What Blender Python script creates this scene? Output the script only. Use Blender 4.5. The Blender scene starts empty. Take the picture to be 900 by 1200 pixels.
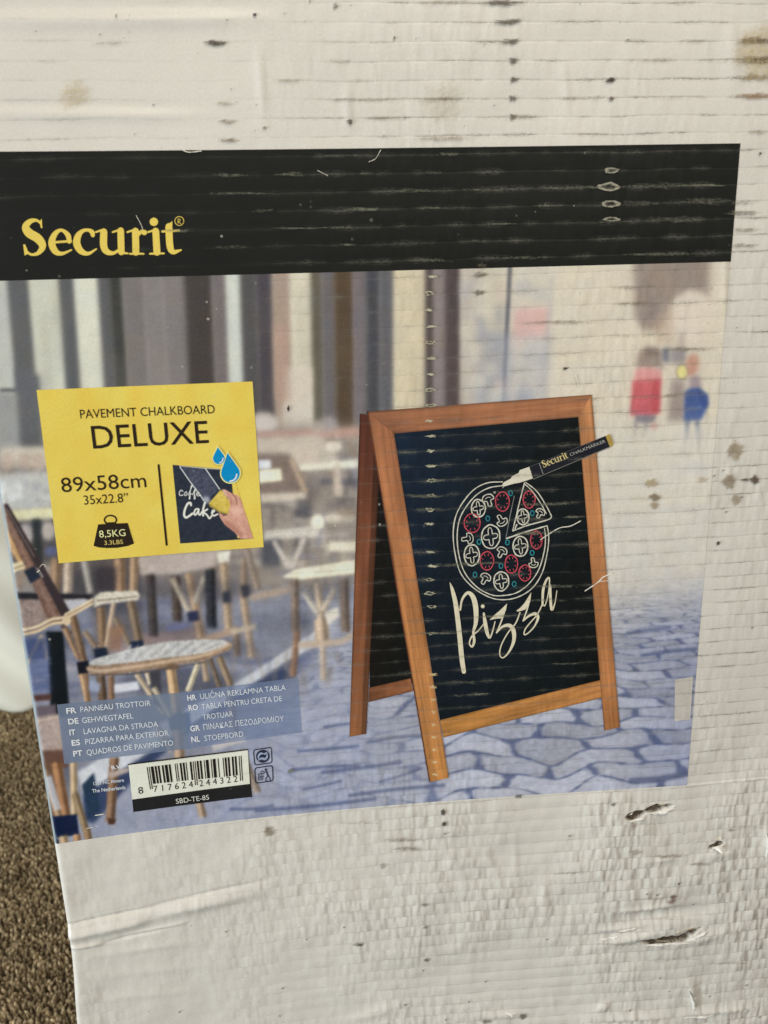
import bpy, math, random
import numpy as np

sc = bpy.context.scene
random.seed(7)
rng = np.random.default_rng(11)

# ------------------------------------------------------------------ camera
PRINT_W, PRINT_H = 0.340, 0.3282      # printed artwork on the front of the carton, metres
PRINT_Z = 0.45                        # its lower edge above the carpet
FOCAL = 944.0                         # focal length in pixels of a 900 x 1200 picture
CAM_LOC = np.array([0.13673, -0.37098, 0.26831 + PRINT_Z])
CAM_RIGHT = np.array([0.9933817, -0.1114246, -0.02788129])
CAM_UP = np.array([0.05605269, 0.25840571, 0.96440893])
CAM_FWD = np.array([0.10025419, 0.959589, -0.26294115])
cam_data = bpy.data.cameras.new("camera")
cam_data.sensor_fit = 'VERTICAL'
cam_data.sensor_height = 36.0
cam_data.lens = FOCAL / 1200.0 * 36.0
cam_data.clip_start = 0.01
cam_data.clip_end = 50.0
cam_data.dof.use_dof = True
cam_data.dof.focus_distance = 0.43
cam_data.dof.aperture_fstop = 13.0
cam = bpy.data.objects.new("camera", cam_data)
sc.collection.objects.link(cam)
from mathutils import Matrix
m = Matrix.Identity(4)
for i in range(3):
    m[i][0] = CAM_RIGHT[i]; m[i][1] = CAM_UP[i]; m[i][2] = -CAM_FWD[i]; m[i][3] = CAM_LOC[i]
cam.matrix_world = m
sc.camera = cam

# ------------------------------------------------------------------ light: a room lit by a window, no sun
world = bpy.data.worlds.new("World")
sc.world = world
world.use_nodes = True
bg = world.node_tree.nodes["Background"]
bg.inputs[0].default_value = (0.94, 0.97, 1.0, 1)
bg.inputs[1].default_value = 0.38

def area_lamp(name, loc, target, sx, sy, watts, col):
    ld = bpy.data.lights.new(name, 'AREA')
    ld.shape = 'RECTANGLE'; ld.size = sx; ld.size_y = sy
    ld.energy = watts; ld.color = col
    o = bpy.data.objects.new(name, ld)
    sc.collection.objects.link(o)
    from mathutils import Vector
    d = Vector(target) - Vector(loc)
    o.location = loc
    o.rotation_euler = d.to_track_quat('-Z', 'Y').to_euler()
    return o
area_lamp("ceiling_light", (0.40, -0.95, 1.75), (0.18, 0.0, 0.70), 0.8, 0.8, 9.8, (1.0, 0.89, 0.73))
area_lamp("window_light", (-1.50, -0.75, 0.36), (0.0, 0.15, 0.14), 0.9, 0.7, 28.0, (0.84, 0.94, 1.0))
sc.view_settings.view_transform = 'Standard'
sc.view_settings.look = 'None'
sc.view_settings.exposure = 0.0
sc.view_settings.gamma = 1.0

# ------------------------------------------------------------------ helpers
LIT = 0.80                            # how much of a surface's own colour the room light returns
def lin(c):
    c = np.asarray(c, float) / 255.0
    return np.where(c <= 0.04045, c / 12.92, ((c + 0.055) / 1.055) ** 2.4)
def ink(c):                           # printed colour as it looks in the room -> its own reflectance
    return np.clip(lin(c) / LIT, 0.0, 0.92)

def smooth(a, b, x):
    t = np.clip((x - a) / (b - a), 0, 1)
    return t * t * (3 - 2 * t)

def dish(u, v):                       # the panel sags inward a little between its edges
    s = np.clip(u / PRINT_W, 0, 1)
    t = np.clip((PRINT_H - v) / PRINT_H, 0, 1.6)
    return (0.0025 + 0.0045 * t) * np.sin(np.pi * s ** 0.8)

def px2uv(p):                         # point of the picture -> place on the panel (metres from the print's corner)
    p = np.atleast_2d(np.asarray(p, float))
    d = (CAM_FWD[None] + ((p[:, 0] - 450) / FOCAL)[:, None] * CAM_RIGHT[None]
         - ((p[:, 1] - 600) / FOCAL)[:, None] * CAM_UP[None])
    yy = np.zeros(len(p))
    for _ in range(8):
        t = (yy - CAM_LOC[1]) / d[:, 1]
        q = CAM_LOC[None] + t[:, None] * d
        yy = dish(q[:, 0], q[:, 2] - PRINT_Z)
    return np.stack([q[:, 0], q[:, 2] - PRINT_Z], 1)

def uv2px(u, v):
    u = np.asarray(u, float); v = np.asarray(v, float)
    P = np.stack([u, dish(u, v), v + PRINT_Z], -1) - CAM_LOC
    z = P @ CAM_FWD
    return np.stack([450 + FOCAL * (P @ CAM_RIGHT) / z, 600 - FOCAL * (P @ CAM_UP) / z], -1)

# folds, dents and creases pressed into the board: ends in the picture, half width and height in mm (+ = outward)
RIDGES = []
def ridge(x0, y0, x1, y1, w, h, fade=0.25):
    a, b = px2uv([(x0, y0), (x1, y1)])
    RIDGES.append((a, b, w * 1e-3, h * 1e-3, fade))
ridge(60, 1101, 180, 1076, 4.2, 2.6, 0.3)
ridge(130, 1085, 330, 1040, 4.6, 2.2, 0.5)
ridge(60, 1088, 190, 1062, 1.3, -1.5, 0.4)
ridge(150, 1069, 330, 1028, 1.5, -1.0, 0.5)
ridge(72, 1113, 130, 1104, 1.3, 1.0, 0.4)
ridge(110, 1108, 210, 1084, 1.2, -0.8, 0.4)
ridge(150, 1096, 230, 1078, 1.4, 0.7, 0.4)
ridge(80, 1126, 260, 1100, 3.0, 0.6, 0.5)
ridge(85, 1150, 260, 1130, 3.5, 0.5, 0.5)
ridge(88, 1175, 240, 1160, 3.5, 0.6, 0.5)
ridge(-80, 24, 330, 22, 3.5, 1.1, 0.3)
ridge(-80, 8, 330, 8, 3.5, -0.5, 0.3)
ridge(-80, 132, 260, 136, 3.0, 0.9, 0.4)
ridge(-80, 122, 260, 126, 2.5, -0.5, 0.4)
ridge(680, 1112, 800, 1086, 4.0, 1.8, 0.5)
ridge(700, 1078, 860, 1062, 5.0, -2.0, 0.5)
ridge(712, 1070, 800, 1060, 2.2, 1.4, 0.4)
ridge(690, 1092, 760, 1084, 2.0, 0.9, 0.4)
ridge(780, 1110, 880, 1085, 4.0, 1.2, 0.5)
ridge(636, 1010, 640, 1090, 2.6, 0.8, 0.5)
ridge(602, 960, 606, 1060, 2.2, 0.45, 0.5)
ridge(555, 970, 600, 1060, 3.0, 0.5, 0.5)
ridge(520, 985, 560, 1070, 3.0, 0.4, 0.5)
ridge(772, 968, 778, 1010, 4.0, 0.9, 0.5)
ridge(750, 1012, 800, 1004, 2.5, 0.7, 0.5)
ridge(815, 1005, 870, 996, 4.0, 1.0, 0.5)
ridge(895, 960, 900, 1010, 3.0, 1.8, 0.4)
ridge(805, 1140, 816, 1188, 3.0, 1.2, 0.4)
ridge(820, 1150, 824, 1180, 2.4, -1.2, 0.4)
ridge(790, 1190, 900, 1180, 2.6, 1.3, 0.4)
ridge(690, 1196, 800, 1190, 2.6, 1.0, 0.4)
ridge(560, 1192, 620, 1188, 3.0, 0.8, 0.4)
ridge(700, 1178, 715, 1180, 4.0, 1.2, 0.4)
ridge(405, 1195, 470, 1180, 4.0, 1.0, 0.4)
ridge(302, 40, 310, 152, 2.2, 0.6, 0.4)
ridge(405, 90, 410, 160, 2.2, 0.6, 0.4)
ridge(855, 20, 862, 110, 4.0, 0.7, 0.4)
ridge(850, 240, 848, 420, 2.0, 0.5, 0.5)
ridge(660, 60, 666, 150, 2.0, 0.4, 0.5)
for _ in range(46):                   # short upright wrinkles where the board has been crushed
    x = rng.uniform(330, 900); y = rng.uniform(965, 1200); L = rng.uniform(14, 46)
    ridge(x, y, x + rng.uniform(-6, 6), y + L, rng.uniform(1.2, 2.2), rng.uniform(0.12, 0.34), 0.5)
for _ in range(26):
    x = rng.uniform(826, 900); y = rng.uniform(330, 940); L = rng.uniform(10, 34)
    ridge(x, y, x + rng.uniform(-4, 4), y + L, rng.uniform(1.2, 2.0), rng.uniform(0.1, 0.28), 0.5)

# torn places: picture points along the tear, half width mm
TEARS = [[(738, 958, 1.2), (743, 957, 2.0), (750, 954, 1.7), (757, 951, 0.9), (766, 948, 1.7), (776, 946, 1.2), (788, 944, .4)],
         [(750, 1102, .5), (763, 1104, 1.6), (785, 1103, 2.3), (800, 1099, 1.9), (812, 1092, 1.3), (821, 1088, .4)],
         [(834, 992, 1.0), (840, 991, 1.7), (847, 988, 1.0)]]
TEARS_UV = [(px2uv([q[:2] for q in t]), [q[2] * 1.35e-3 for q in t]) for t in TEARS]

def seg_dist(u, v, a, b):
    ab = b - a; L2 = (ab ** 2).sum() + 1e-12
    t = ((u - a[0]) * ab[0] + (v - a[1]) * ab[1]) / L2
    tc = np.clip(t, 0, 1)
    return np.hypot(u - a[0] - tc * ab[0], v - a[1] - tc * ab[1]), t

def vnoise(x, y, seed=0):             # smooth value noise
    r = np.random.default_rng(seed).random((64, 64))
    xi = np.floor(x).astype(int); yi = np.floor(y).astype(int)
    fx = x - xi; fy = y - yi
    fx = fx * fx * (3 - 2 * fx); fy = fy * fy * (3 - 2 * fy)
    g = lambda i, j: r[i % 64, j % 64]
    return (g(xi, yi) * (1 - fx) + g(xi + 1, yi) * fx) * (1 - fy) + (g(xi, yi + 1) * (1 - fx) + g(xi + 1, yi + 1) * fx) * fy

EDGE_R = 0.0032
def tear_depth(u, v):
    d = np.zeros_like(u)
    for pts, ws in TEARS_UV:
        for a, b, wa, wb in zip(pts[:-1], pts[1:], ws[:-1], ws[1:]):
            dd, t = seg_dist(u, v, a, b)
            wn = (wa + (wb - wa) * np.clip(t, 0, 1)) * (0.7 + 0.7 * vnoise(u * 420, v * 420, 3))
            d = np.maximum(d, smooth(wn * 1.1, wn * 0.7, dd))
    return d
def depth(u, v):                      # panel surface, + = into the carton
    u = np.asarray(u, float); v = np.asarray(v, float)
    y = dish(u, v)
    e = np.clip(EDGE_R - u, 0, EDGE_R)
    y = y + EDGE_R - np.sqrt(np.maximum(EDGE_R ** 2 - e ** 2, 0))
    for a, b, w, h, fade in RIDGES:
        lo = np.minimum(a, b) - 4 * w; hi = np.maximum(a, b) + 4 * w
        k = (u > lo[0]) & (u < hi[0]) & (v > lo[1]) & (v < hi[1])
        if not k.any(): continue
        dd, t = seg_dist(u[k], v[k], a, b)
        env = smooth(-0.05, fade, t) * smooth(1.05, 1 - fade, t)
        y[k] -= h * np.exp(-(dd / w) ** 2 * 1.4) * env
    return y

def new_obj(name, me, mat=None, parent=None, label=None):
    o = bpy.data.objects.new(name, me)
    sc.collection.objects.link(o)
    if mat: me.materials.append(mat)
    if parent: o.parent = parent
    if label: o["label"] = label
    return o

def mesh_from(name, co, faces, col=None, smooth_shade=True):
    me = bpy.data.meshes.new(name)
    co = np.asarray(co, np.float32)
    if isinstance(faces, np.ndarray):
        n, k = faces.shape
        me.vertices.add(len(co)); me.vertices.foreach_set("co", co.ravel())
        me.loops.add(n * k); me.loops.foreach_set("vertex_index", faces.ravel().astype(np.int32))
        me.polygons.add(n)
        me.polygons.foreach_set("loop_start", np.arange(0, n * k, k, dtype=np.int32))
        me.polygons.foreach_set("loop_total", np.full(n, k, np.int32))
        me.update(calc_edges=True)
    else:
        me.from_pydata(co.tolist(), [], faces)
        me.update()
    if smooth_shade:
        me.polygons.foreach_set("use_smooth", np.ones(len(me.polygons), bool))
    if col is not None:
        col = np.asarray(col, np.float32)
        if col.ndim == 1: col = np.tile(col, (len(co), 1))
        if col.shape[1] == 3: col = np.concatenate([col, np.ones((len(col), 1), np.float32)], 1)
        at = me.color_attributes.new("Col", 'FLOAT_COLOR', 'POINT')
        at.data.foreach_set("color", col.astype(np.float32).ravel())
    return me

def grid_faces(nu, nv):               # nu x nv vertices, u fastest
    i = np.arange(nu - 1)[None, :]; j = np.arange(nv - 1)[:, None]
    a = (j * nu + i).ravel()
    return np.stack([a, a + 1, a + nu + 1, a + nu], 1)

def on_panel(uv, off):
    u = uv[:, 0]; v = uv[:, 1]
    return np.stack([u, depth(u, v) - off, v + PRINT_Z], 1)

def patch(name, quad, parent, off, color, step=3.0, label=None, mat=None):
    """flat print in the quad TL,TR,BR,BL (picture points); color = rgb or f(s,t,px)->rgb(a) as seen"""
    q = px2uv(quad)
    qp = np.asarray(quad, float)
    w = max(np.hypot(*(qp[1] - qp[0])), np.hypot(*(qp[2] - qp[3])))
    h = max(np.hypot(*(qp[3] - qp[0])), np.hypot(*(qp[2] - qp[1])))
    nu = max(2, int(w / step) + 1); nv = max(2, int(h / step) + 1)
    S, T = np.meshgrid(np.linspace(0, 1, nu), np.linspace(1, 0, nv))
    S = S.ravel(); T = T.ravel()      # T=0 top
    uv = ((1 - S) * (1 - T))[:, None] * q[0] + (S * (1 - T))[:, None] * q[1] + (S * T)[:, None] * q[2] + ((1 - S) * T)[:, None] * q[3]
    if callable(color):
        c = color(S, T, uv2px(uv[:, 0], uv[:, 1]))
        rgb = ink(c[:, :3])
        if c.shape[1] == 4: rgb = np.concatenate([rgb, c[:, 3:]], 1)
    else:
        rgb = ink(color[:3])
        if len(color) == 4: rgb = np.append(rgb, color[3])
    me = mesh_from(name, on_panel(uv, off), grid_faces(nu, nv), rgb)
    return new_obj(name, me, mat or MAT["ink"], parent, label)

def catmull(pts, n=6):
    P = np.asarray(pts, float)
    if len(P) < 3: return P
    out = []
    Q = np.vstack([2 * P[0] - P[1], P, 2 * P[-1] - P[-2]])
    for i in range(1, len(Q) - 2):
        p0, p1, p2, p3 = Q[i - 1:i + 3]
        for k in range(n):
            t = k / n
            out.append(0.5 * (2 * p1 + (p2 - p0) * t + (2 * p0 - 5 * p1 + 4 * p2 - p3) * t * t + (3 * p1 - p0 - 3 * p2 + p3) * t ** 3))
    out.append(P[-1])
    return np.array(out)

class Ink:
    """collects strokes and filled outlines (picture points) into one printed mesh"""
    def __init__(self): self.co = []; self.fa = []; self.cl = []; self.k = 0; self.n = 0
    def _add(self, px, faces, rgb):
        uv = px2uv(px)
        self.co.append((uv, self.k * 3e-6)); self.k += 1
        self.fa += [[i + self.n for i in f] for f in faces]
        self.cl.append(np.tile(ink(rgb), (len(px), 1)))
        self.n += len(px)
    def stroke(self, pts, rgb, w=None, curve=True, wob=0.0, n=6):
        P = np.asarray(pts, float)
        if P.shape[1] == 2: P = np.hstack([P, np.full((len(P), 1), w)])
        if curve: P = catmull(P, n)
        xy = P[:, :2]; hw = np.maximum(P[:, 2], 0.25) / 2
        if wob: hw = hw * (1 + wob * (rng.random(len(hw)) - .5))
        t = np.gradient(xy, axis=0); t /= np.linalg.norm(t, axis=1)[:, None] + 1e-9
        nrm = np.stack([-t[:, 1], t[:, 0]], 1)
        a = xy + nrm * hw[:, None]; b = xy - nrm * hw[:, None]
        k = len(xy)
        vs = list(a) + list(b); fs = [[i, i + 1, k + i + 1, k + i] for i in range(k - 1)]
        for e, d in ((0, -1), (k - 1, 1)):        # round ends
            ang = [math.pi * (j / 4) for j in range(1, 4)]
            base = len(vs)
            for g in ang: vs.append(xy[e] + hw[e] * (nrm[e] * math.cos(g) + d * t[e] * math.sin(g)))
            fs.append([e] + [base, base + 1, base + 2] + [k + e])
        self._add(np.array(vs), fs, rgb)
    def poly(self, pts, rgb):
        from mathutils.geometry import tessellate_polygon
        from mathutils import Vector
        P = np.asarray(pts, float)
        tri = tessellate_polygon([[Vector((x, y, 0)) for x, y in P]])
        self._add(P, [list(t) for t in tri], rgb)
    def ellipse(self, cx, cy, rx, ry, rgb, n=22, rot=0.0):
        a = np.linspace(0, 2 * np.pi, n, endpoint=False)
        c, s = math.cos(rot), math.sin(rot)
        x = rx * np.cos(a); y = ry * np.sin(a)
        self.poly(np.stack([cx + c * x - s * y, cy + s * x + c * y], 1), rgb)
    def ring(self, cx, cy, rx, ry, w, rgb, wob=0.0, n=18, rough=0.0):
        a = np.linspace(0.3, 2 * np.pi + 0.3, n + 1)
        r = 1 + rough * (rng.random(n + 1) - .5); r[-1] = r[0]
        self.stroke(np.stack([cx + rx * r * np.cos(a), cy + ry * r * np.sin(a)], 1), rgb, w, True, wob, 3)
    def build(self, name, parent, off, label=None):
        co = np.vstack([on_panel(uv, off + d) for uv, d in self.co])
        return new_obj(name, mesh_from(name, co, self.fa, np.vstack(self.cl), False), MAT["ink"], parent, label)

def text(name, body, p0, p1, cap, rgb, parent, off, bold=0.0, label=None, condensed=True):
    """one line of lettering: baseline from p0 to p1 (picture points), capital height in picture pixels"""
    cu = bpy.data.curves.new(name, 'FONT')
    cu.body = body; cu.size = 1.0; cu.offset = bold; cu.resolution_u = 3; cu.fill_mode = 'FRONT'
    o = bpy.data.objects.new(name, cu); sc.collection.objects.link(o)
    dg = bpy.context.evaluated_depsgraph_get()
    me = o.evaluated_get(dg).to_mesh()
    co = np.array([v.co[:2] for v in me.vertices]); fa = [list(p.vertices) for p in me.polygons]
    o.evaluated_get(dg).to_mesh_clear()
    bpy.data.objects.remove(o); bpy.data.curves.remove(cu)
    x0, x1 = co[:, 0].min(), co[:, 0].max()
    a, b = px2uv([p0, p1]); U = b - a
    N = np.array([-U[1], U[0]]) / np.linalg.norm(U)
    mid = (np.array(p0) + np.array(p1)) / 2
    e = px2uv([mid, mid + [0, -10]]); s = np.linalg.norm(e[1] - e[0]) / 10
    uv = a + ((co[:, :1] - x0) / (x1 - x0)) * U + (co[:, 1:] / CAP) * cap * s * N
    return new_obj(name, mesh_from(name, on_panel(uv, off), fa, ink(rgb), False), MAT["ink"], parent, label)
CAP = 0.70

# ------------------------------------------------------------------ materials
MAT = {}
def N(nt, t, **kw):
    n = nt.nodes.new(t)
    for k, v in kw.items(): setattr(n, k, v)
    return n
def math_node(nt, op, a, b=None, c=None, clamp=False):
    n = nt.nodes.new('ShaderNodeMath'); n.operation = op; n.use_clamp = clamp
    for i, x in enumerate((a, b, c)):
        if x is None: continue
        if isinstance(x, (int, float)): n.inputs[i].default_value = x
        else: nt.links.new(x, n.inputs[i])
    return n.outputs[0]
def sstep(nt, x, a, b):
    n = nt.nodes.new('ShaderNodeMapRange'); n.interpolation_type = 'SMOOTHSTEP'
    nt.links.new(x, n.inputs[0]); n.inputs[1].default_value = a; n.inputs[2].default_value = b
    return n.outputs[0]
def noise(nt, vec, scale, detail=2.0, rough=0.5):
    n = nt.nodes.new('ShaderNodeTexNoise'); nt.links.new(vec, n.inputs['Vector'])
    n.inputs['Scale'].default_value = scale; n.inputs['Detail'].default_value = detail; n.inputs['Roughness'].default_value = rough
    return n.outputs[0]
def combine(nt, x, y, z):
    n = nt.nodes.new('ShaderNodeCombineXYZ')
    for i, q in enumerate((x, y, z)):
        if isinstance(q, (int, float)): n.inputs[i].default_value = q
        else: nt.links.new(q, n.inputs[i])
    return n.outputs[0]
def mixc(nt, fac, a, b):
    n = nt.nodes.new('ShaderNodeMix'); n.data_type = 'RGBA'
    nt.links.new(fac, n.inputs[0])
    for i, q in ((6, a), (7, b)):
        if isinstance(q, tuple): n.inputs[i].default_value = q
        else: nt.links.new(q, n.inputs[i])
    return n.outputs[2]

FLUTE, FLUTE0 = 0.00727, 0.38359 + PRINT_Z
def board_material(name, dirt, dirt_col, speck, speck_col, rough, alpha=False, relief=1.0, wide=0.2, spec=0.4):
    mt = bpy.data.materials.new(name); mt.use_nodes = True
    nt = mt.node_tree; nt.nodes.clear()
    out = N(nt, 'ShaderNodeOutputMaterial'); pb = N(nt, 'ShaderNodeBsdfPrincipled')
    tc = N(nt, 'ShaderNodeTexCoord'); sep = N(nt, 'ShaderNodeSeparateXYZ')
    nt.links.new(tc.outputs['Object'], sep.inputs[0])
    X, Z = sep.outputs[0], sep.outputs[2]
    flat = combine(nt, X, 0.0, Z)
    at = N(nt, 'ShaderNodeAttribute', attribute_name="Col")
    # the flutes of the corrugated board show through the liner as level lines
    wob = math_node(nt, 'MULTIPLY', math_node(nt, 'SUBTRACT', noise(nt, flat, 26.0, 1), 0.5), 0.0022)
    ph = math_node(nt, 'DIVIDE', math_node(nt, 'SUBTRACT', math_node(nt, 'ADD', Z, wob), FLUTE0), FLUTE)
    row = math_node(nt, 'FLOOR', ph)
    fr = math_node(nt, 'SUBTRACT', math_node(nt, 'FRACT', math_node(nt, 'ADD', ph, 0.5)), 0.5)
    ad = math_node(nt, 'ABSOLUTE', fr)
    nearest = math_node(nt, 'ROUND', ph)
    # where the board is worn: more to the right, less on the upper left
    area = noise(nt, flat, 11.0, 2)
    side = sstep(nt, X, 0.04, 0.27); low = sstep(nt, Z, PRINT_Z + 0.06, PRINT_Z - 0.02)
    region = math_node(nt, 'ADD', math_node(nt, 'MULTIPLY', area, 1.15), math_node(nt, 'MULTIPLY', side, 0.58))
    region = sstep(nt, region, 0.52, 1.12)
    # rubbed lines
    streak = noise(nt, combine(nt, math_node(nt, 'MULTIPLY', X, 60.0), math_node(nt, 'MULTIPLY', nearest, 5.37), 0.0), 1.0, 2, 0.6)
    crumb = noise(nt, combine(nt, math_node(nt, 'MULTIPLY', X, 520.0), math_node(nt, 'MULTIPLY', Z, 1500.0), 3.0), 1.0, 2, 0.7)
    width = math_node(nt, 'ADD', 0.03, math_node(nt, 'MULTIPLY', streak, wide))
    ln = math_node(nt, 'SUBTRACT', 1.0, math_node(nt, 'DIVIDE', ad, width), clamp=True)
    core = math_node(nt, 'SUBTRACT', 1.0, math_node(nt, 'DIVIDE', ad, 0.05), clamp=True)
    lm = math_node(nt, 'MULTIPLY', ln, sstep(nt, streak, 0.42, 0.68))
    lm = math_node(nt, 'MULTIPLY', lm, sstep(nt, crumb, 0.34, 0.62))
    lm = math_node(nt, 'ADD', math_node(nt, 'MULTIPLY', lm, 0.85), math_node(nt, 'MULTIPLY', core, math_node(nt, 'MULTIPLY', sstep(nt, streak, 0.3, 0.6), 0.45)))
    lm = math_node(nt, 'MULTIPLY', math_node(nt, 'MULTIPLY', lm, region), math_node(nt, 'MULTIPLY', math_node(nt, 'SUBTRACT', 1.0, math_node(nt, 'MULTIPLY', low, 0.62)), dirt), clamp=True)
    col = mixc(nt, lm, at.outputs['Color'], dirt_col)
    # loose specks and small scratches
    vo = N(nt, 'ShaderNodeTexVoronoi'); vo.inputs['Scale'].default_value = 230.0
    nt.links.new(flat, vo.inputs['Vector'])
    vsep = N(nt, 'ShaderNodeSeparateColor'); nt.links.new(vo.outputs['Color'], vsep.inputs[0])
    rad = math_node(nt, 'MULTIPLY', math_node(nt, 'SUBTRACT', vsep.outputs[0], 0.80, clamp=True), 0.9)
    spk = math_node(nt, 'GREATER_THAN', rad, vo.outputs['Distance'])
    spk = math_node(nt, 'MULTIPLY', spk, math_node(nt, 'MULTIPLY', sstep(nt, noise(nt, flat, 17.0, 2), 0.45, 0.7), speck), clamp=True)
    col = mixc(nt, spk, col, speck_col)
    # faint grime clouds and paper fibre
    cloud = noise(nt, flat, 9.0, 3, 0.6); fib = noise(nt, flat, 900.0, 0)
    hsv = N(nt, 'ShaderNodeHueSaturation'); nt.links.new(col, hsv.inputs['Color'])
    val = math_node(nt, 'ADD', math_node(nt, 'MULTIPLY', cloud, 0.16), math_node(nt, 'MULTIPLY', fib, 0.12))
    nt.links.new(math_node(nt, 'ADD', val, 0.86), hsv.inputs['Value'])
    nt.links.new(hsv.outputs[0], pb.inputs['Base Color'])
    # relief: flute swell, pinched line, upright wrinkles that change from flute to flute
    swell = math_node(nt, 'MULTIPLY', math_node(nt, 'COSINE', math_node(nt, 'MULTIPLY', fr, 2 * math.pi)), math_node(nt, 'SUBTRACT', -0.00003, math_node(nt, 'MULTIPLY', low, 0.00005)))
    pinch = math_node(nt, 'MULTIPLY', math_node(nt, 'SUBTRACT', 1.0, math_node(nt, 'DIVIDE', ad, 0.10), clamp=True), -0.00007)
    wr = noise(nt, combine(nt, math_node(nt, 'MULTIPLY', X, 190.0), math_node(nt, 'MULTIPLY', row, 3.71), math_node(nt, 'MULTIPLY', Z, 45.0)), 1.0, 1, 0.5)
    wr2 = noise(nt, combine(nt, math_node(nt, 'MULTIPLY', X, 120.0), 4.0, math_node(nt, 'MULTIPLY', Z, 48.0)), 1.0, 2, 0.55)
    wr = math_node(nt, 'ADD', math_node(nt, 'MULTIPLY', wr, 0.85), math_node(nt, 'MULTIPLY', wr2, 0.75))
    wreg = math_node(nt, 'MULTIPLY', math_node(nt, 'ADD', math_node(nt, 'MULTIPLY', low, 0.6), math_node(nt, 'MULTIPLY', side, 0.7)), sstep(nt, noise(nt, flat, 14.0, 2), 0.3, 0.65))
    bulge = math_node(nt, 'SUBTRACT', 1.0, math_node(nt, 'MULTIPLY', math_node(nt, 'MULTIPLY', ad, ad), 0.0))
    wrh = math_node(nt, 'MULTIPLY', math_node(nt, 'MULTIPLY', wr, wreg), math_node(nt, 'ADD', 0.0014, math_node(nt, 'MULTIPLY', math_node(nt, 'MULTIPLY', side, low), 0.0009)))
    wrh = math_node(nt, 'MULTIPLY', wrh, bulge)
    fine = math_node(nt, 'MULTIPLY', noise(nt, flat, 420.0, 1), 0.00004)
    big = math_node(nt, 'MULTIPLY', noise(nt, flat, 38.0, 2), math_node(nt, 'ADD', 0.0008, math_node(nt, 'MULTIPLY', low, 0.0012)))
    fl = math_node(nt, 'MULTIPLY', math_node(nt, 'ADD', swell, pinch), math_node(nt, 'ADD', math_node(nt, 'MULTIPLY', region, 0.85), 0.15))
    h = math_node(nt, 'ADD', math_node(nt, 'ADD', fl, wrh), math_node(nt, 'ADD', fine, big))
    bp = N(nt, 'ShaderNodeBump'); bp.inputs['Strength'].default_value = relief; bp.inputs['Distance'].default_value = 1.0
    nt.links.new(h, bp.inputs['Height']); nt.links.new(bp.outputs[0], pb.inputs['Normal'])
    nt.links.new(math_node(nt, 'ADD', math_node(nt, 'MULTIPLY', cloud, 0.16), rough - 0.08), pb.inputs['Roughness'])
    pb.inputs['Specular IOR Level'].default_value = spec
    if alpha:
        tr = N(nt, 'ShaderNodeBsdfTransparent'); mx = N(nt, 'ShaderNodeMixShader')
        if alpha == 'grain':
            g = noise(nt, combine(nt, math_node(nt, 'MULTIPLY', X, 480.0), 0.0, math_node(nt, 'MULTIPLY', Z, 800.0)), 1.0, 4, 0.7)
            fac = sstep(nt, math_node(nt, 'ADD', at.outputs['Alpha'], math_node(nt, 'MULTIPLY', math_node(nt, 'SUBTRACT', g, 0.5), 1.3)), 0.15, 1.05)
            fac = math_node(nt, 'MULTIPLY', fac, math_node(nt, 'GREATER_THAN', at.outputs['Alpha'], 0.01))
        else: fac = at.outputs['Alpha']
        nt.links.new(fac, mx.inputs[0]); nt.links.new(tr.outputs[0], mx.inputs[1]); nt.links.new(pb.outputs[0], mx.inputs[2])
        nt.links.new(mx.outputs[0], out.inputs[0])
    else:
        nt.links.new(pb.outputs[0], out.inputs[0])
    MAT[name] = mt
    return mt
board_material("board", 0.75, (0.20, 0.17, 0.13, 1), 0.35, (0.15, 0.12, 0.09, 1), 0.34, spec=0.55)
board_material("ink", 0.50, (0.22, 0.21, 0.17, 1), 0.75, (0.62, 0.60, 0.50, 1), 0.44, wide=0.36, spec=0.22)
board_material("film", 0.3, (0.24, 0.23, 0.18, 1), 0.3, (0.6, 0.6, 0.5, 1), 0.42, alpha='plain')
board_material("grime", 0.0, (0.2, 0.2, 0.2, 1), 0.0, (0.2, 0.2, 0.2, 1), 0.7, alpha='grain')

def simple_material(name, build):
    mt = bpy.data.materials.new(name); mt.use_nodes = True
    build(mt.node_tree, mt.node_tree.nodes['Principled BSDF']); MAT[name] = mt
def _kraft(nt, pb):
    tc = N(nt, 'ShaderNodeTexCoord'); n = noise(nt, tc.outputs['Object'], 300.0, 4, 0.7)
    c = mixc(nt, n, (0.30, 0.23, 0.15, 1), (0.52, 0.42, 0.30, 1)); nt.links.new(c, pb.inputs['Base Color'])
    pb.inputs['Roughness'].default_value = 0.85
simple_material("kraft", _kraft)
def _pile(nt, pb):
    at = N(nt, 'ShaderNodeAttribute', attribute_name="Col"); tc = N(nt, 'ShaderNodeTexCoord')
    n = noise(nt, tc.outputs['Object'], 14.0, 3); hs = N(nt, 'ShaderNodeHueSaturation')
    nt.links.new(at.outputs['Color'], hs.inputs['Color']); nt.links.new(math_node(nt, 'ADD', math_node(nt, 'MULTIPLY', n, 0.7), 0.65), hs.inputs['Value'])
    nt.links.new(hs.outputs[0], pb.inputs['Base Color']); pb.inputs['Roughness'].default_value = 0.95
    pb.inputs['Specular IOR Level'].default_value = 0.1
simple_material("pile", _pile)
def _backing(nt, pb):
    tc = N(nt, 'ShaderNodeTexCoord'); n = noise(nt, tc.outputs['Object'], 220.0, 4, 0.7)
    nt.links.new(mixc(nt, n, (0.035, 0.024, 0.014, 1), (0.11, 0.08, 0.05, 1)), pb.inputs['Base Color']); pb.inputs['Roughness'].default_value = 0.95
simple_material("carpet_backing", _backing)
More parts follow.
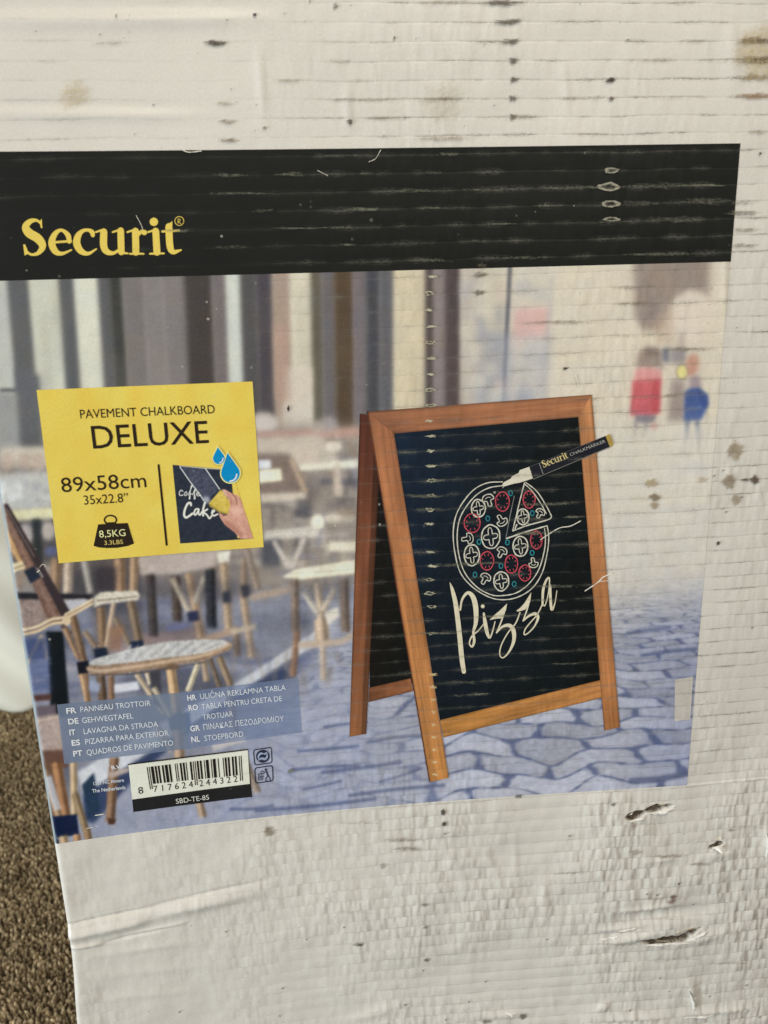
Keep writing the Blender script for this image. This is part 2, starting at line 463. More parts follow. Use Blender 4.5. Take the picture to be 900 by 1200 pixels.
def _cloth(nt, pb):
    tc = N(nt, 'ShaderNodeTexCoord'); n = noise(nt, tc.outputs['Object'], 900.0, 2); n2 = noise(nt, tc.outputs['Object'], 6.0, 3)
    nt.links.new(mixc(nt, n2, (0.90, 0.86, 0.72, 1), (0.93, 0.90, 0.77, 1)), pb.inputs['Base Color']); pb.inputs['Roughness'].default_value = 0.8
    bp = N(nt, 'ShaderNodeBump'); bp.inputs['Strength'].default_value = 0.25; bp.inputs['Distance'].default_value = 0.001
    nt.links.new(n, bp.inputs['Height']); nt.links.new(bp.outputs[0], pb.inputs['Normal'])
    pb.inputs['Sheen Weight'].default_value = 0.2
simple_material("cloth", _cloth)

# ------------------------------------------------------------------ setting: carpet
me = mesh_from("carpet", [(-3, -2.5, 0), (3.5, -2.5, 0), (3.5, 3.5, 0), (-3, 3.5, 0)], [[0, 1, 2, 3]], smooth_shade=False)
carpet = new_obj("carpet", me, MAT["carpet_backing"])
carpet["kind"] = "structure"; carpet["label"] = "brown cut pile carpet on the floor"; carpet["category"] = "carpet"

def carpet_pile():
    x0, x1, y0, y1 = -0.72, 0.02, 0.10, 1.12
    sp = 0.0041
    gx, gy = np.meshgrid(np.arange(x0, x1, sp), np.arange(y0, y1, sp))
    px = gx.ravel() + rng.uniform(-.45, .45, gx.size) * sp; py = gy.ravel() + rng.uniform(-.45, .45, gx.size) * sp
    keep = ~((px > -0.006) & (py > -0.01) & (py < 0.1))
    keep &= (px > -0.30 - .38 * py) & (px < 0.10 - .25 * py)
    px, py = px[keep], py[keep]; n = len(px)
    # a twisted tuft: root ring of 4, belly ring of 4, tip
    hgt = rng.uniform(.006, .0095, n) + .003 * vnoise(px * 60, py * 60, 21); r = rng.uniform(.0013, .0024, n)
    lx = rng.normal(0, .0024, n); ly = rng.normal(0, .0024, n); a0 = rng.uniform(0, 6.28, n)
    V = np.zeros((n, 9, 3))
    for k in range(4):
        a = a0 + k * math.pi / 2
        V[:, k] = np.stack([px + .6 * r * np.cos(a), py + .6 * r * np.sin(a), np.full(n, -.0005)], 1)
        b = a + .7
        V[:, 4 + k] = np.stack([px + .6 * lx + r * np.cos(b), py + .6 * ly + r * np.sin(b), hgt * .66], 1)
    V[:, 8] = np.stack([px + lx, py + ly, hgt], 1)
    F = []
    for k in range(4):
        j = (k + 1) % 4
        F += [[k, j, 4 + j], [k, 4 + j, 4 + k], [4 + k, 4 + j, 8]]
    F = (np.array(F)[None] + (np.arange(n) * 9)[:, None, None]).reshape(-1, 3)
    t = rng.random(n)[:, None]
    c = (1 - t) * np.array([.19, .132, .066]) + t * np.array([.68, .52, .31])
    c *= rng.uniform(.65, 1.35, n)[:, None]
    o = new_obj("carpet_pile", mesh_from("carpet_pile", V.reshape(-1, 3), F, np.repeat(c, 9, 0)), MAT["pile"], carpet)
    o["kind"] = "stuff"
carpet_pile()

# ------------------------------------------------------------------ cream cloth at the left, beyond the carton
def floor_point(px, py):
    d = CAM_FWD + (px - 450) / FOCAL * CAM_RIGHT - (py - 600) / FOCAL * CAM_UP
    return CAM_LOC - d * CAM_LOC[2] / d[2]
def cloth():
    a = floor_point(-40, 850); b = floor_point(38, 838)
    d = (b - a)[:2]; d /= np.linalg.norm(d); nrm = np.array([d[1], -d[0]])   # nrm faces the camera
    nu, nv = 120, 70
    s = np.linspace(-0.55, 0.42, nu); z = np.linspace(0, 0.62, nv)
    S, Z = np.meshgrid(s, z); S = S.ravel(); Z = Z.ravel()
    fold = .016 * np.sin((S * 1.0 + Z * 0.55) * 22 + 1.5 * np.sin(S * 5)) * (0.4 + Z) + .012 * np.sin((S + .9 * Z) * 47 + 2)* np.exp(-Z * 3)
    belly = .05 * np.sin(np.clip(Z / .62, 0, 1) * np.pi * .9) - .03 * np.exp(-Z / .03)
    off = fold * 1.5 + belly * .6 - .42 * Z
    P = np.stack([a[0] + d[0] * (S + .1) + nrm[0] * off, a[1] + d[1] * (S + .1) + nrm[1] * off, Z + .002 + .012 * smooth(.05, .14, S + .1) * np.exp(-Z / .05)], 1)
    back = P - np.array([nrm[0], nrm[1], 0]) * .02
    n = len(P); f = grid_faces(nu, nv)
    rim = [i for i in range(nu)] + [j * nu + nu - 1 for j in range(1, nv)] + [n - 1 - i for i in range(1, nu)] + [j * nu for j in range(nv - 2, 0, -1)]
    faces = f.tolist() + (f[:, ::-1] + n).tolist() + [[rim[i], rim[i] + n, rim[(i + 1) % len(rim)] + n, rim[(i + 1) % len(rim)]] for i in range(len(rim))]
    o = new_obj("cream_cloth", mesh_from("cream_cloth", np.vstack([P, back]), faces), MAT["cloth"])
    o["label"] = "cream cloth with soft folds hanging down to the brown carpet"; o["category"] = "cloth"
cloth()

# ------------------------------------------------------------------ the carton
BOX_W, BOX_D, BOX_H = 0.62, 0.095, 0.96
box = bpy.data.objects.new("cardboard_box", None)
sc.collection.objects.link(box)
box["label"] = "scuffed white corrugated cardboard box with printed chalkboard artwork standing on brown carpet"
box["category"] = "box"
white = np.array([212, 206, 195])

def front_panel():
    us = np.concatenate([np.array([0, .0003, .0008, .0015, .0024]), np.arange(.0034, .29, .0011), np.arange(.29, .40, .0006), np.arange(.40, .425, .0011), np.linspace(.43, BOX_W, 30)])
    vs = np.concatenate([np.linspace(-PRINT_Z, -.21, 30), np.arange(-.2, -.135, .0011), np.arange(-.135, .0, .0006), np.arange(.0, .40, .0011), np.linspace(.41, BOX_H - PRINT_Z, 20)])
    U, V = np.meshgrid(us, vs); U = U.ravel(); V = V.ravel()
    Y = depth(U, V); tr = tear_depth(U, V)
    Y = Y + tr * .0036
    ex = -.0035 * smooth(-.06, -.13, V) * smooth(.05, 0, U)     # lower corner pushed outward
    c = np.tile(ink(white), (len(U), 1))
    k = np.clip(tr * 2.4 - .25, 0, 1)[:, None]
    c = c * (1 - k) + np.array([.10, .070, .042]) * k
    co = np.stack([U + ex, Y, V + PRINT_Z], 1)
    return new_obj("front_panel", mesh_from("front_panel", co, grid_faces(len(us), len(vs)), c), MAT["board"], box)
panel = front_panel()
def slab(name, x0, x1, y0, y1, z0, z1):
    co = [(x, y, z) for z in (z0, z1) for y in (y0, y1) for x in (x0, x1)]
    f = [[0, 2, 3, 1], [4, 5, 7, 6], [0, 1, 5, 4], [2, 6, 7, 3], [0, 4, 6, 2], [1, 3, 7, 5]]
    return new_obj(name, mesh_from(name, co, f, ink(white), False), MAT["board"], box)
slab("side_panel", 0.0003, .005, EDGE_R, BOX_D, 0, BOX_H)
slab("side_panel", BOX_W - .005, BOX_W, .001, BOX_D, 0, BOX_H)
slab("back_panel", .005, BOX_W - .005, BOX_D - .005, BOX_D - .0005, 0, BOX_H)
slab("top_flap", .005, BOX_W - .005, .012, BOX_D / 2 - .0005, BOX_H - .006, BOX_H - .001)
slab("top_flap", .005, BOX_W - .005, BOX_D / 2 + .0005, BOX_D - .005, BOX_H - .006, BOX_H - .001)
slab("bottom_flap", .005, BOX_W - .005, .012, BOX_D - .005, .0005, .005)

# ------------------------------------------------------------------ painter for the printed photographs
class Painter:
    def __init__(self, x0, y0, x1, y1, ss=1.0, base=(150, 145, 145)):
        self.x0, self.y0, self.ss = x0, y0, ss
        self.w = int((x1 - x0) * ss); self.h = int((y1 - y0) * ss)
        self.im = np.tile(np.array(base, float), (self.h, self.w, 1))
        self.sel = None
    def _blur(self, m, s):
        if s < 0.3: return m
        r = int(3 * s) + 1; k = np.exp(-.5 * (np.arange(-r, r + 1) / s) ** 2); k /= k.sum()
        m = np.apply_along_axis(lambda a: np.convolve(a, k, 'same'), 0, m)
        return np.apply_along_axis(lambda a: np.convolve(a, k, 'same'), 1, m)
    def _comp(self, fn, lo, hi, col, blur, alpha, tex):
        pad = blur * 3 + 2
        ix0 = max(0, int((lo[0] - pad - self.x0) * self.ss)); ix1 = min(self.w, int((hi[0] + pad - self.x0) * self.ss) + 2)
        iy0 = max(0, int((lo[1] - pad - self.y0) * self.ss)); iy1 = min(self.h, int((hi[1] + pad - self.y0) * self.ss) + 2)
        if ix1 <= ix0 or iy1 <= iy0: return
        # pad outside the canvas too so that blur does not darken the border
        e = int(pad * self.ss) if blur > .3 else 0
        gx = (np.arange(ix0 - e, ix1 + e) + .5) / self.ss + self.x0; gy = (np.arange(iy0 - e, iy1 + e) + .5) / self.ss + self.y0
        X, Y = np.meshgrid(gx, gy)
        m = self._blur(fn(X, Y), blur * self.ss)
        if e: m = m[e:-e, e:-e]; X = X[e:-e, e:-e]; Y = Y[e:-e, e:-e]
        m = (m * alpha)[..., None]
        c = col(X, Y) if callable(col) else np.array(col, float)
        if tex: c = c + (vnoise(X * .35 + 9, Y * .35, 5) - .5)[..., None] * tex
        s = self.im[iy0:iy1, ix0:ix1]
        s[:] = s * (1 - m) + c * m
    def poly(self, pts, col, blur=0.6, alpha=1.0, tex=0):
        P = np.asarray(pts, float)
        def fn(X, Y):
            o = np.zeros(X.shape); f = .25 / self.ss
            for dx, dy in ((-f, -f), (f, -f), (-f, f), (f, f)):
                ins = np.zeros(X.shape, bool)
                for (ax, ay), (bx, by) in zip(P, np.roll(P, -1, 0)):
                    if ay == by: continue
                    c = ((ay > Y + dy) != (by > Y + dy)) & (X + dx < (bx - ax) * (Y + dy - ay) / (by - ay) + ax)
                    ins ^= c
                o += ins
            return o / 4
        self._comp(fn, P.min(0), P.max(0), col, blur, alpha, tex)
    def ell(self, cx, cy, rx, ry, col, blur=0.6, alpha=1.0, rot=0.0, tex=0):
        c, s = math.cos(rot), math.sin(rot); R = max(rx, ry)
        def fn(X, Y):
            a = ((X - cx) * c + (Y - cy) * s) / rx; b = (-(X - cx) * s + (Y - cy) * c) / ry
            return np.clip((1 - np.hypot(a, b)) * min(rx, ry) * self.ss + .5, 0, 1)
        self._comp(fn, (cx - R, cy - R), (cx + R, cy + R), col, blur, alpha, tex)
    def line(self, pts, w, col, blur=0.6, alpha=1.0, tex=0, curve=False):
        P = np.asarray(pts, float)
        if curve: P = catmull(P, 5)
        def fn(X, Y):
            d = np.full(X.shape, 1e9)
            for a, b in zip(P[:-1, :2], P[1:, :2]):
                d = np.minimum(d, seg_dist(X, Y, a, b)[0])
            return np.clip((w / 2 - d) * self.ss + .5, 0, 1)
        self._comp(fn, P[:, :2].min(0) - w, P[:, :2].max(0) + w, col, blur, alpha, tex)
    def pole(self, x0, y0, x1, y1, w, col, blur=0.8, w1=None):      # a round cane: body, light side, dark side
        c = np.array(col, float); w1 = w1 or w; c = c.mean() + (c - c.mean()) * .78
        d = np.array([x1 - x0, y1 - y0], float); n = np.array([-d[1], d[0]]) / (np.hypot(*d) + 1e-9)
        if n[0] > 0: n = -n
        a = np.array([x0, y0]); b = np.array([x1, y1])
        self.poly([a + n * w / 2, b + n * w1 / 2, b - n * w1 / 2, a - n * w / 2], c, blur, tex=18)
        self.line([a - n * w * .3, b - n * w1 * .3], w * .35, c * .62, blur + .3, .8)
        self.line([a + n * w * .2, b + n * w1 * .2], w * .25, np.minimum(c * 1.22, 245), blur + .3, .7)
    def sample(self, p):
        x = (p[:, 0] - self.x0) * self.ss - .5; y = (p[:, 1] - self.y0) * self.ss - .5
        x = np.clip(x, 0, self.w - 1.001); y = np.clip(y, 0, self.h - 1.001)
        i = x.astype(int); j = y.astype(int); fx = (x - i)[:, None]; fy = (y - j)[:, None]
        I = self.im
        return (I[j, i] * (1 - fx) + I[j, i + 1] * fx) * (1 - fy) + (I[j + 1, i] * (1 - fx) + I[j + 1, i + 1] * fx) * fy

def street_photo():
    A = Painter(-60, 300, 900, 1000, 1.0, (176, 168, 158))
    # --- shop fronts, out of focus
    cols = [(-60, 9, (188, 188, 178)), (9, 34, (94, 95, 96)), (34, 69, (204, 204, 186)), (69, 87, (92, 93, 94)), (87, 115, (214, 213, 194)),
            (115, 128, (92, 92, 94)), (128, 143, (62, 62, 58)), (143, 168, (122, 114, 110)), (168, 190, (132, 124, 121)), (190, 216, (128, 120, 117)), (216, 248, (70, 63, 59)),
            (248, 265, (116, 107, 107)), (265, 282, (204, 208, 198)), (282, 300, (84, 82, 82)), (300, 319, (76, 70, 76)), (319, 340, (170, 146, 128)),
            (340, 365, (216, 207, 182)), (365, 377, (98, 92, 76)), (377, 392, (106, 101, 103)), (392, 414, (88, 70, 52)), (414, 429, (116, 106, 110)),
            (429, 445, (72, 72, 78)), (445, 462, (98, 96, 100)), (462, 499, (214, 199, 166)), (499, 509, (88, 76, 72)), (509, 522, (142, 127, 124)), (522, 540, (84, 70, 70)),
            (540, 566, (196, 185, 172)), (566, 592, (204, 194, 172)), (592, 640, (208, 198, 180)), (640, 900, (222, 209, 183))]
    tilt = lambda x, y: x + (y - 325) * .085 * max(0, 1 - x / 470)
    A.poly([(590, 300), (900, 300), (900, 720), (560, 720)], (216, 204, 182), 6)
    for x0, x1, c in cols:
        if x0 > 600: continue
        A.poly([(tilt(x0 - 1, 300), 300), (tilt(x1 + 1, 300), 300), (tilt(x1 + 1, 520), 520), (tilt(x0 - 1, 520), 520)], c, 2.6)
    for i in range(60):               # soft upright streaks and reflections
        x = rng.uniform(0, 590); y = rng.uniform(320, 480); d = rng.uniform(-26, 26)
        A.line([(x, y), (tilt(x, y + 40) , y + rng.uniform(30, 90))], rng.uniform(3, 9), np.array([125, 118, 112]) + d, 5, .22)
    A.poly([(0, 455), (20, 455), (20, 460), (0, 460)], (70, 72, 74), 1.4, .8)
    A.poly([(336, 430), (366, 430), (366, 512), (328, 512)], (212, 199, 183), 3, .9)
    A.poly([(320, 380), (338, 380), (340, 470), (322, 470)], (190, 152, 134), 3, .6)
    A.line([(598, 305), (589, 480)], 5, (92, 94, 104), 1.3, .9)
    A.poly([(602, 362), (644, 360), (642, 396), (601, 398)], (222, 168, 162), 3.5, .75)
    A.poly([(566, 390), (602, 390), (600, 480), (556, 480)], (152, 154, 168), 7, .7)
    A.poly([(610, 395), (648, 390), (640, 470), (606, 470)], (184, 182, 184), 7, .6)
    A.line([(647, 325), (636, 470)], 4, (168, 166, 172), 3, .7)
    for i in range(24):
        A.ell(rng.uniform(545, 640), rng.uniform(330, 470), rng.uniform(4, 12), rng.uniform(4, 14), rng.choice([(224, 214, 190), (176, 176, 182), (150, 152, 166), (214, 190, 180)]), 3.5, .45)
    # --- archway, walkers in coats
    A.poly([(742, 300), (832, 300), (830, 352), (812, 342), (790, 352), (776, 386), (754, 388), (744, 372)], (150, 133, 122), 4, .95)
    A.ell(812, 372, 27, 32, (224, 208, 188), 4, .9)
    A.poly([(770, 372), (788, 358), (788, 404), (766, 404)], (196, 172, 150), 5, .7)
    A.poly([(786, 446), (802, 444), (804, 494), (782, 494)], (142, 122, 118), 3.5, .75)
    A.poly([(745, 432), (748, 412), (760, 405), (775, 412), (777, 432)], (150, 130, 118), 3.2, .9); A.ell(765, 413, 9, 5, (118, 100, 92), 2.6, .6)
    A.poly([(776, 409), (784, 407), (784, 425), (777, 424)], (92, 96, 120), 2.4, .8); A.poly([(784, 410), (804, 408), (804, 426), (786, 426)], (138, 130, 132), 3, .8); A.line([(800, 392), (798, 412)], 6, (150, 138, 140), 3, .6)
    A.poly([(744, 433), (757, 430), (774, 433), (776, 448), (742, 448)], (224, 146, 142), 2.4, .95)
    A.poly([(741, 446), (774, 444), (773, 484), (762, 488), (738, 487)], (210, 92, 100), 2.0, .97); A.poly([(766, 446), (774, 446), (773, 484), (764, 484)], (198, 70, 80), 2.2, .6)
    A.poly([(744, 487), (769, 486), (766, 496), (745, 496)], (104, 96, 116), 2.2, .85); A.ell(766, 500, 4.5, 4.5, (226, 128, 120), 2.2, .7)
    A.line([(745, 495), (743, 514)], 4, (122, 114, 126), 2, .8); A.line([(758, 495), (754, 512)], 4.4, (116, 108, 122), 2, .8); A.line([(750, 514), (749, 534)], 6, (176, 168, 162), 2.6, .6)
    A.ell(811, 428, 8, 14, (202, 140, 114), 2.6, .85, rot=.2); A.poly([(808, 442), (820, 440), (822, 456), (808, 457)], (152, 134, 146), 2.4, .85)
    A.ell(799, 436, 7.4, 9, (128, 110, 98), 1.6, .6); A.ell(799, 436, 6, 7.6, (230, 219, 136), 1.2, .95)
    A.poly([(802, 460), (808, 455), (819, 454), (829, 463), (830, 474), (822, 492), (801, 494)], (66, 90, 152), 1.7, .97); A.poly([(818, 455), (829, 463), (830, 474), (823, 480)], (50, 72, 134), 1.6, .6); A.line([(804, 479), (822, 477)], 1.4, (140, 160, 200), 1, .6)
    A.line([(806, 493), (803, 516)], 4.6, (74, 86, 124), 1.7, .85); A.line([(817, 493), (818.5, 516)], 4.6, (74, 86, 124), 1.7, .85); A.line([(803, 516), (801, 532)], 3.6, (150, 150, 164), 2, .6); A.line([(818.5, 516), (819, 534)], 3.6, (150, 150, 164), 2, .6)
    # --- pale street going back to the right
    A.poly([(560, 500), (900, 500), (900, 720), (560, 720)], (215, 207, 192), 9, .9)
    for i in range(30):
        y = rng.uniform(520, 700); x = rng.uniform(690, 850)
        A.ell(x, y, rng.uniform(15, 40), rng.uniform(2, 5), rng.choice([(228, 218, 198), (192, 188, 186), (206, 200, 190)]), 3, .35)
    # --- cafe terrace, blurred: a jumble of chairs and tables
    A.poly([(-60, 490), (430, 500), (430, 720), (-60, 720)], (148, 138, 130), 7)
    for i in range(260):
        x = rng.uniform(-10, 430); y = rng.uniform(500, 720)
        c = np.array([(204, 192, 172), (176, 164, 152), (112, 104, 104), (84, 80, 84), (152, 126, 104), (196, 188, 182), (132, 134, 152)][rng.integers(7)], float)
        if rng.random() < .5: A.line([(x, y), (x + rng.uniform(-10, 10), y + rng.uniform(12, 40))], rng.uniform(3, 7), c, 2.4, .55)
        else: A.line([(x, y), (x + rng.uniform(12, 44), y + rng.uniform(-3, 3))], rng.uniform(3, 8), c, 2.4, .5)
    # seen beside the yellow panel, left
    A.poly([(-5, 460), (44, 460), (50, 530), (-5, 530)], (150, 150, 148), 3)
    A.poly([(18, 430), (46, 440), (50, 525), (24, 525)], (98, 99, 102), 3)
    A.poly([(0, 524), (60, 524), (60, 546), (0, 546)], (198, 188, 172), 3, .9)
    for x in (4, 22, 40): A.ell(x + 6, 540, 8, 10, (178, 160, 146), 2.5, .8)
    A.poly([(0, 556), (62, 552), (62, 596), (0, 600)], (184, 184, 180), 3, .95)
    for i in range(12): A.ell(rng.uniform(2, 58), rng.uniform(560, 592), rng.uniform(3, 8), rng.uniform(3, 7), rng.choice([(206, 208, 206), (160, 162, 166)]), 2, .6)
    A.poly([(2, 599), (66, 594), (66, 608), (4, 612)], (208, 203, 166), 1.6)
    A.poly([(6, 612), (66, 609), (70, 660), (14, 660)], (92, 88, 90), 3)
    A.ell(30, 626, 10, 12, (182, 172, 168), 2.5, .9); A.ell(56, 622, 9, 11, (190, 178, 168), 2.5, .9)
    A.poly([(38, 608), (48, 608), (52, 700), (42, 700)], (58, 62, 64), 2, .9)
    A.ell(60, 646, 7, 6, (96, 104, 146), 2, .8)
    # right of the yellow panel
    A.ell(309, 495, 17, 12, (206, 196, 188), 3, .95)
    A.poly([(300, 506), (424, 500), (424, 512), (300, 514)], (190, 150, 136), 3, .85)
    A.poly([(300, 513), (372, 510), (392, 522), (398, 545), (350, 548), (338, 532), (300, 532)], (196, 184, 168), 3, .9)
    A.poly([(350, 545), (420, 538), (420, 548), (352, 552)], (226, 220, 200), 2.2, .9)
    A.poly([(300, 533), (338, 533), (352, 560), (356, 578), (300, 578)], (132, 116, 108), 3, .95)
    A.ell(391, 523, 9, 6, (226, 214, 198), 2, .8); A.ell(385, 497, 10, 9, (170, 160, 158), 3, .8); A.ell(372, 500, 6, 8, (190, 176, 168), 3, .7)
    A.poly([(302, 539), (317, 539), (318, 549), (302, 550)], (205, 206, 212), 1.6)
    A.poly([(303, 551), (329, 549), (331, 563), (303, 566)], (226, 222, 196), 1.6)
    A.line([(342, 540), (358, 576)], 5, (186, 162, 138), 2, .9)
    A.poly([(304, 579), (358, 577), (358, 586), (306, 589)], (200, 188, 172), 2, .95)
    A.line([(394, 548), (396, 578)], 9, (196, 180, 164), 2, .9)
    A.poly([(348, 585), (364, 585), (364, 606), (346, 606)], (98, 96, 100), 3, .85)
    A.ell(372, 612, 8, 9, (222, 216, 196), 1.8, .95); A.ell(390, 607, 9, 6, (206, 196, 180), 2, .8)
    A.poly([(310, 622), (372, 616), (374, 628), (308, 634)], (204, 198, 186), 2, .9)
    A.poly([(306, 634), (330, 632), (330, 664), (306, 664)], (84, 86, 94), 3, .85)
    A.line([(322, 636), (338, 664)], 6, (196, 186, 176), 1.6, .9); A.line([(356, 632), (342, 664)], 6, (196, 186, 176), 1.6, .9)
    A.poly([(386, 634), (418, 634), (418, 646), (384, 646)], (220, 212, 190), 2, .9)
    # --- pavement under the tables
    A.poly([(-60, 690), (150, 706), (300, 690), (430, 690), (430, 1000), (-60, 1000)], (136, 138, 152), 6)
    for i in range(70):
        x = rng.uniform(0, 420); y = rng.uniform(700, 830)
        A.line([(x, y), (x + rng.uniform(15, 60), y - rng.uniform(0, 5))], rng.uniform(2, 6), rng.choice([(146, 150, 176), (104, 112, 148), (166, 164, 178), (92, 98, 128)]), 2.2, .45)
    A.poly([(60, 1000), (100, 925), (300, 880), (560, 830), (560, 1000)], (150, 154, 172), 8)
    A.poly([(90, 905), (180, 852), (290, 792), (396, 722), (398, 742), (330, 778), (280, 812), (190, 872), (98, 932)], (196, 198, 204), 1.6)
    A.poly([(98, 932), (190, 872), (282, 812), (332, 780), (346, 792), (300, 812), (230, 850), (160, 910), (110, 965), (98, 962)], (66, 78, 108), 2.0)
    A.poly([(330, 780), (378, 756), (372, 772), (344, 794)], (98, 106, 136), 2)
    # --- cobbles: staggered rows of rounded setts seen in perspective
    A.poly([(400, 690), (700, 700), (860, 690), (860, 1000), (240, 1000), (330, 860)], (150, 152, 166), 10)
    gx, gy = np.meshgrid(np.arange(250, 870) + .5, np.arange(660, 985) + .5)
    yr = gy + (gx - 600) * .075; dy = np.maximum(yr - 590, 20)
    gxw = gx + 7 * (vnoise(gx * .03, gy * .05, 31) - .5); 
    cu_ = (gxw - 560) / dy * 3.35; cv_ = -4700 / dy + 1.5 * (vnoise(gx * .02, gy * .02, 32) - .5)
    jr = np.random.default_rng(5).random((64, 64, 3))
    F1 = np.full(gx.shape, 9.); F2 = np.full(gx.shape, 9.); tone = np.zeros(gx.shape)
    iv = np.floor(cv_).astype(int)
    for dv in (-1, 0, 1):
        r = iv + dv; sh = (r % 2) * .5
        iu = np.floor(cu_ - sh).astype(int)
        for du in (-1, 0, 1):
            c = iu + du; q = jr[r % 64, c % 64]
            d = (np.abs((cu_ - (c + sh + .5 + .5 * (q[..., 0] - .5))) * 1.0) ** 2.6 + np.abs((cv_ - (r + .5 + .25 * (q[..., 1] - .5))) * 1.02) ** 2.6) ** (1 / 2.6)
            near = d < F1
            F2 = np.where(near, F1, np.minimum(F2, d)); tone = np.where(near, q[..., 2], tone); F1 = np.where(near, d, F1)
    gap = F2 - F1
    joint = smooth(.15, .02, gap + .15 * (vnoise(gx * .11, gy * .22, 33) - .5))
    f = smooth(668, 780, yr); left = smooth(520, 380, gx)
    stone = np.array([166, 168, 184])[None, None] + ((tone - .5) * 36)[..., None] + (smooth(.0, .5, gap) * 10 - 4)[..., None]
    stone = stone + ((vnoise(gx * .18, gy * .3, 34) - .5) * 22)[..., None]
    blue = smooth(700, 800, gx) * .35
    stone = stone * (1 - blue[..., None]) + np.array([120, 130, 168]) * blue[..., None]
    jc = np.array([70, 82, 126])[None, None]
    colr = stone * (1 - joint[..., None] * .78) + jc * joint[..., None] * .78
    for k_ in range(3): colr[..., k_] = A._blur(colr[..., k_], .6)
    al = (smooth(655, 735, yr) * (1 - .62 * left) * smooth(255, 330, gx + (gy - 860) * .9))[..., None] * .92
    y0_, x0_ = 660 - 300, 250 + 60
    sub = A.im[y0_:y0_ + gx.shape[0], x0_:x0_ + gx.shape[1]]
    al = al[:sub.shape[0], :sub.shape[1]]; sub[:] = sub * (1 - al) + colr[:sub.shape[0], :sub.shape[1]] * al
    A.poly([(690, 600), (860, 600), (860, 700), (690, 730)], (212, 205, 193), 18, .7)
    A.poly([(250, 860), (410, 800), (520, 900), (500, 960), (200, 990), (230, 940)], (160, 165, 186), 14, .45)
    for (x0, y0, x1, y1, w) in ((345, 902, 420, 897, 3.5), (378, 905, 470, 893, 4), (300, 950, 440, 936, 4), (350, 880, 420, 874, 3), (410, 932, 520, 920, 4), (445, 916, 495, 900, 2.5), (380, 852, 430, 846, 3), (270, 948, 320, 944, 3), (430, 870, 500, 862, 3), (355, 925, 400, 915, 2.5), (735, 742, 785, 735, 4), (752, 768, 815, 760, 4), (740, 915, 800, 908, 7)):
        A.line([(x0, y0), ((x0 + x1) / 2, (y0 + y1) / 2 + rng.uniform(-2, 2)), (x1, y1)], w, (84, 94, 130), 1.1, .75, curve=True)
    for i in range(120):
        x = rng.uniform(10, 410); y = rng.uniform(655, 800); d = rng.uniform(-22, 22)
        A.line([(x, y), (x + rng.uniform(-7, 7), y + rng.uniform(8, 30))], rng.uniform(2, 6), np.array([146, 128, 112]) + d if rng.random() < .55 else np.array([84, 84, 96]) + d, 2.2, .32)
    A.poly([(60, 655), (166, 650), (170, 698), (60, 698)], (92, 84, 82), 3, .8)
    A.poly([(108, 706), (166, 702), (176, 770), (112, 776)], (112, 104, 104), 4, .7)
    A.poly([(160, 672), (300, 660), (300, 700), (165, 716)], (112, 106, 110), 5, .55)
    A.poly([(165, 742), (240, 734), (240, 748), (170, 758)], (152, 128, 122), 2.5, .8); A.poly([(130, 756), (166, 752), (160, 766), (128, 772)], (166, 148, 150), 2.5, .7)
    A.poly([(168, 700), (216, 696), (216, 726), (170, 730)], (126, 132, 156), 4, .6)
    # --- furniture behind: seats and legs, soft
    cane = (172, 142, 112)
    A.poly([(160, 652), (254, 645), (252, 664), (210, 672), (165, 674)], (180, 166, 158), 1.8)
    A.poly([(254, 648), (270, 645), (268, 660), (256, 660)], (218, 210, 196), 1.5)
    for (x0, y0, x1, y1, w, c) in ((176, 674, 180, 745, 10, (88, 78, 74)), (206, 676, 208, 728, 10, (96, 80, 72)), (221, 672, 236, 750, 9, (190, 152, 116)), (202, 678, 222, 718, 6, (206, 186, 158)), (240, 676, 228, 706, 6, (190, 176, 158)), (246, 668, 248, 735, 11, (62, 64, 72)), (262, 660, 268, 740, 9, (186, 156, 124)), (286, 655, 285, 700, 8, (158, 132, 110)), (285, 700, 295, 770, 8, (184, 154, 126)), (276, 736, 278, 768, 7, (142, 118, 98)), (288, 640, 302, 690, 7, (156, 136, 120))):
        A.pole(x0, y0, x1, y1, w, c, 1.7)
    A.poly([(219, 717), (232, 715), (234, 727), (221, 729)], (60, 64, 92), 1.4)
    A.poly([(260, 694), (270, 692), (271, 706), (261, 707)], (66, 70, 84), 1.8); A.poly([(282, 686), (292, 685), (294, 699), (284, 700)], (72, 72, 80), 1.8)
    A.poly([(236, 746), (278, 734), (278, 742), (240, 754)], (172, 146, 128), 1.6); A.poly([(270, 738), (300, 730), (300, 737), (272, 744)], (190, 172, 152), 1.8)
    A.poly([(195, 733), (222, 729), (222, 735), (196, 740)], (132, 134, 176), 1.8)
    # pale table at the right of that group
    A.poly([(330, 676), (346, 667), (416, 656), (416, 672), (352, 679)], (222, 214, 190), 1.4)
    for (x0, y0, x1, y1, w, c) in ((345, 680, 346, 740, 9, (146, 122, 104)), (348, 740, 343, 792, 7, (158, 118, 92)), (372, 684, 378, 740, 9, (198, 172, 146)), (356, 694, 372, 718, 6, (196, 186, 172)), (392, 690, 378, 716, 6, (200, 182, 160)), (376, 726, 378, 756, 16, (202, 172, 142)), (378, 756, 379, 797, 6, (192, 170, 150)), (403, 680, 405, 740, 10, (132, 112, 100))):
        A.pole(x0, y0, x1, y1, w, c, 1.6)
    A.poly([(380, 718), (396, 711), (398, 722), (384, 732)], (216, 208, 196), 1.6); A.line([(352, 756), (400, 752), (412, 745)], 7, (186, 166, 148), 1.8)
    A.line([(296, 700), (342, 690)], 8, (172, 154, 140), 2)
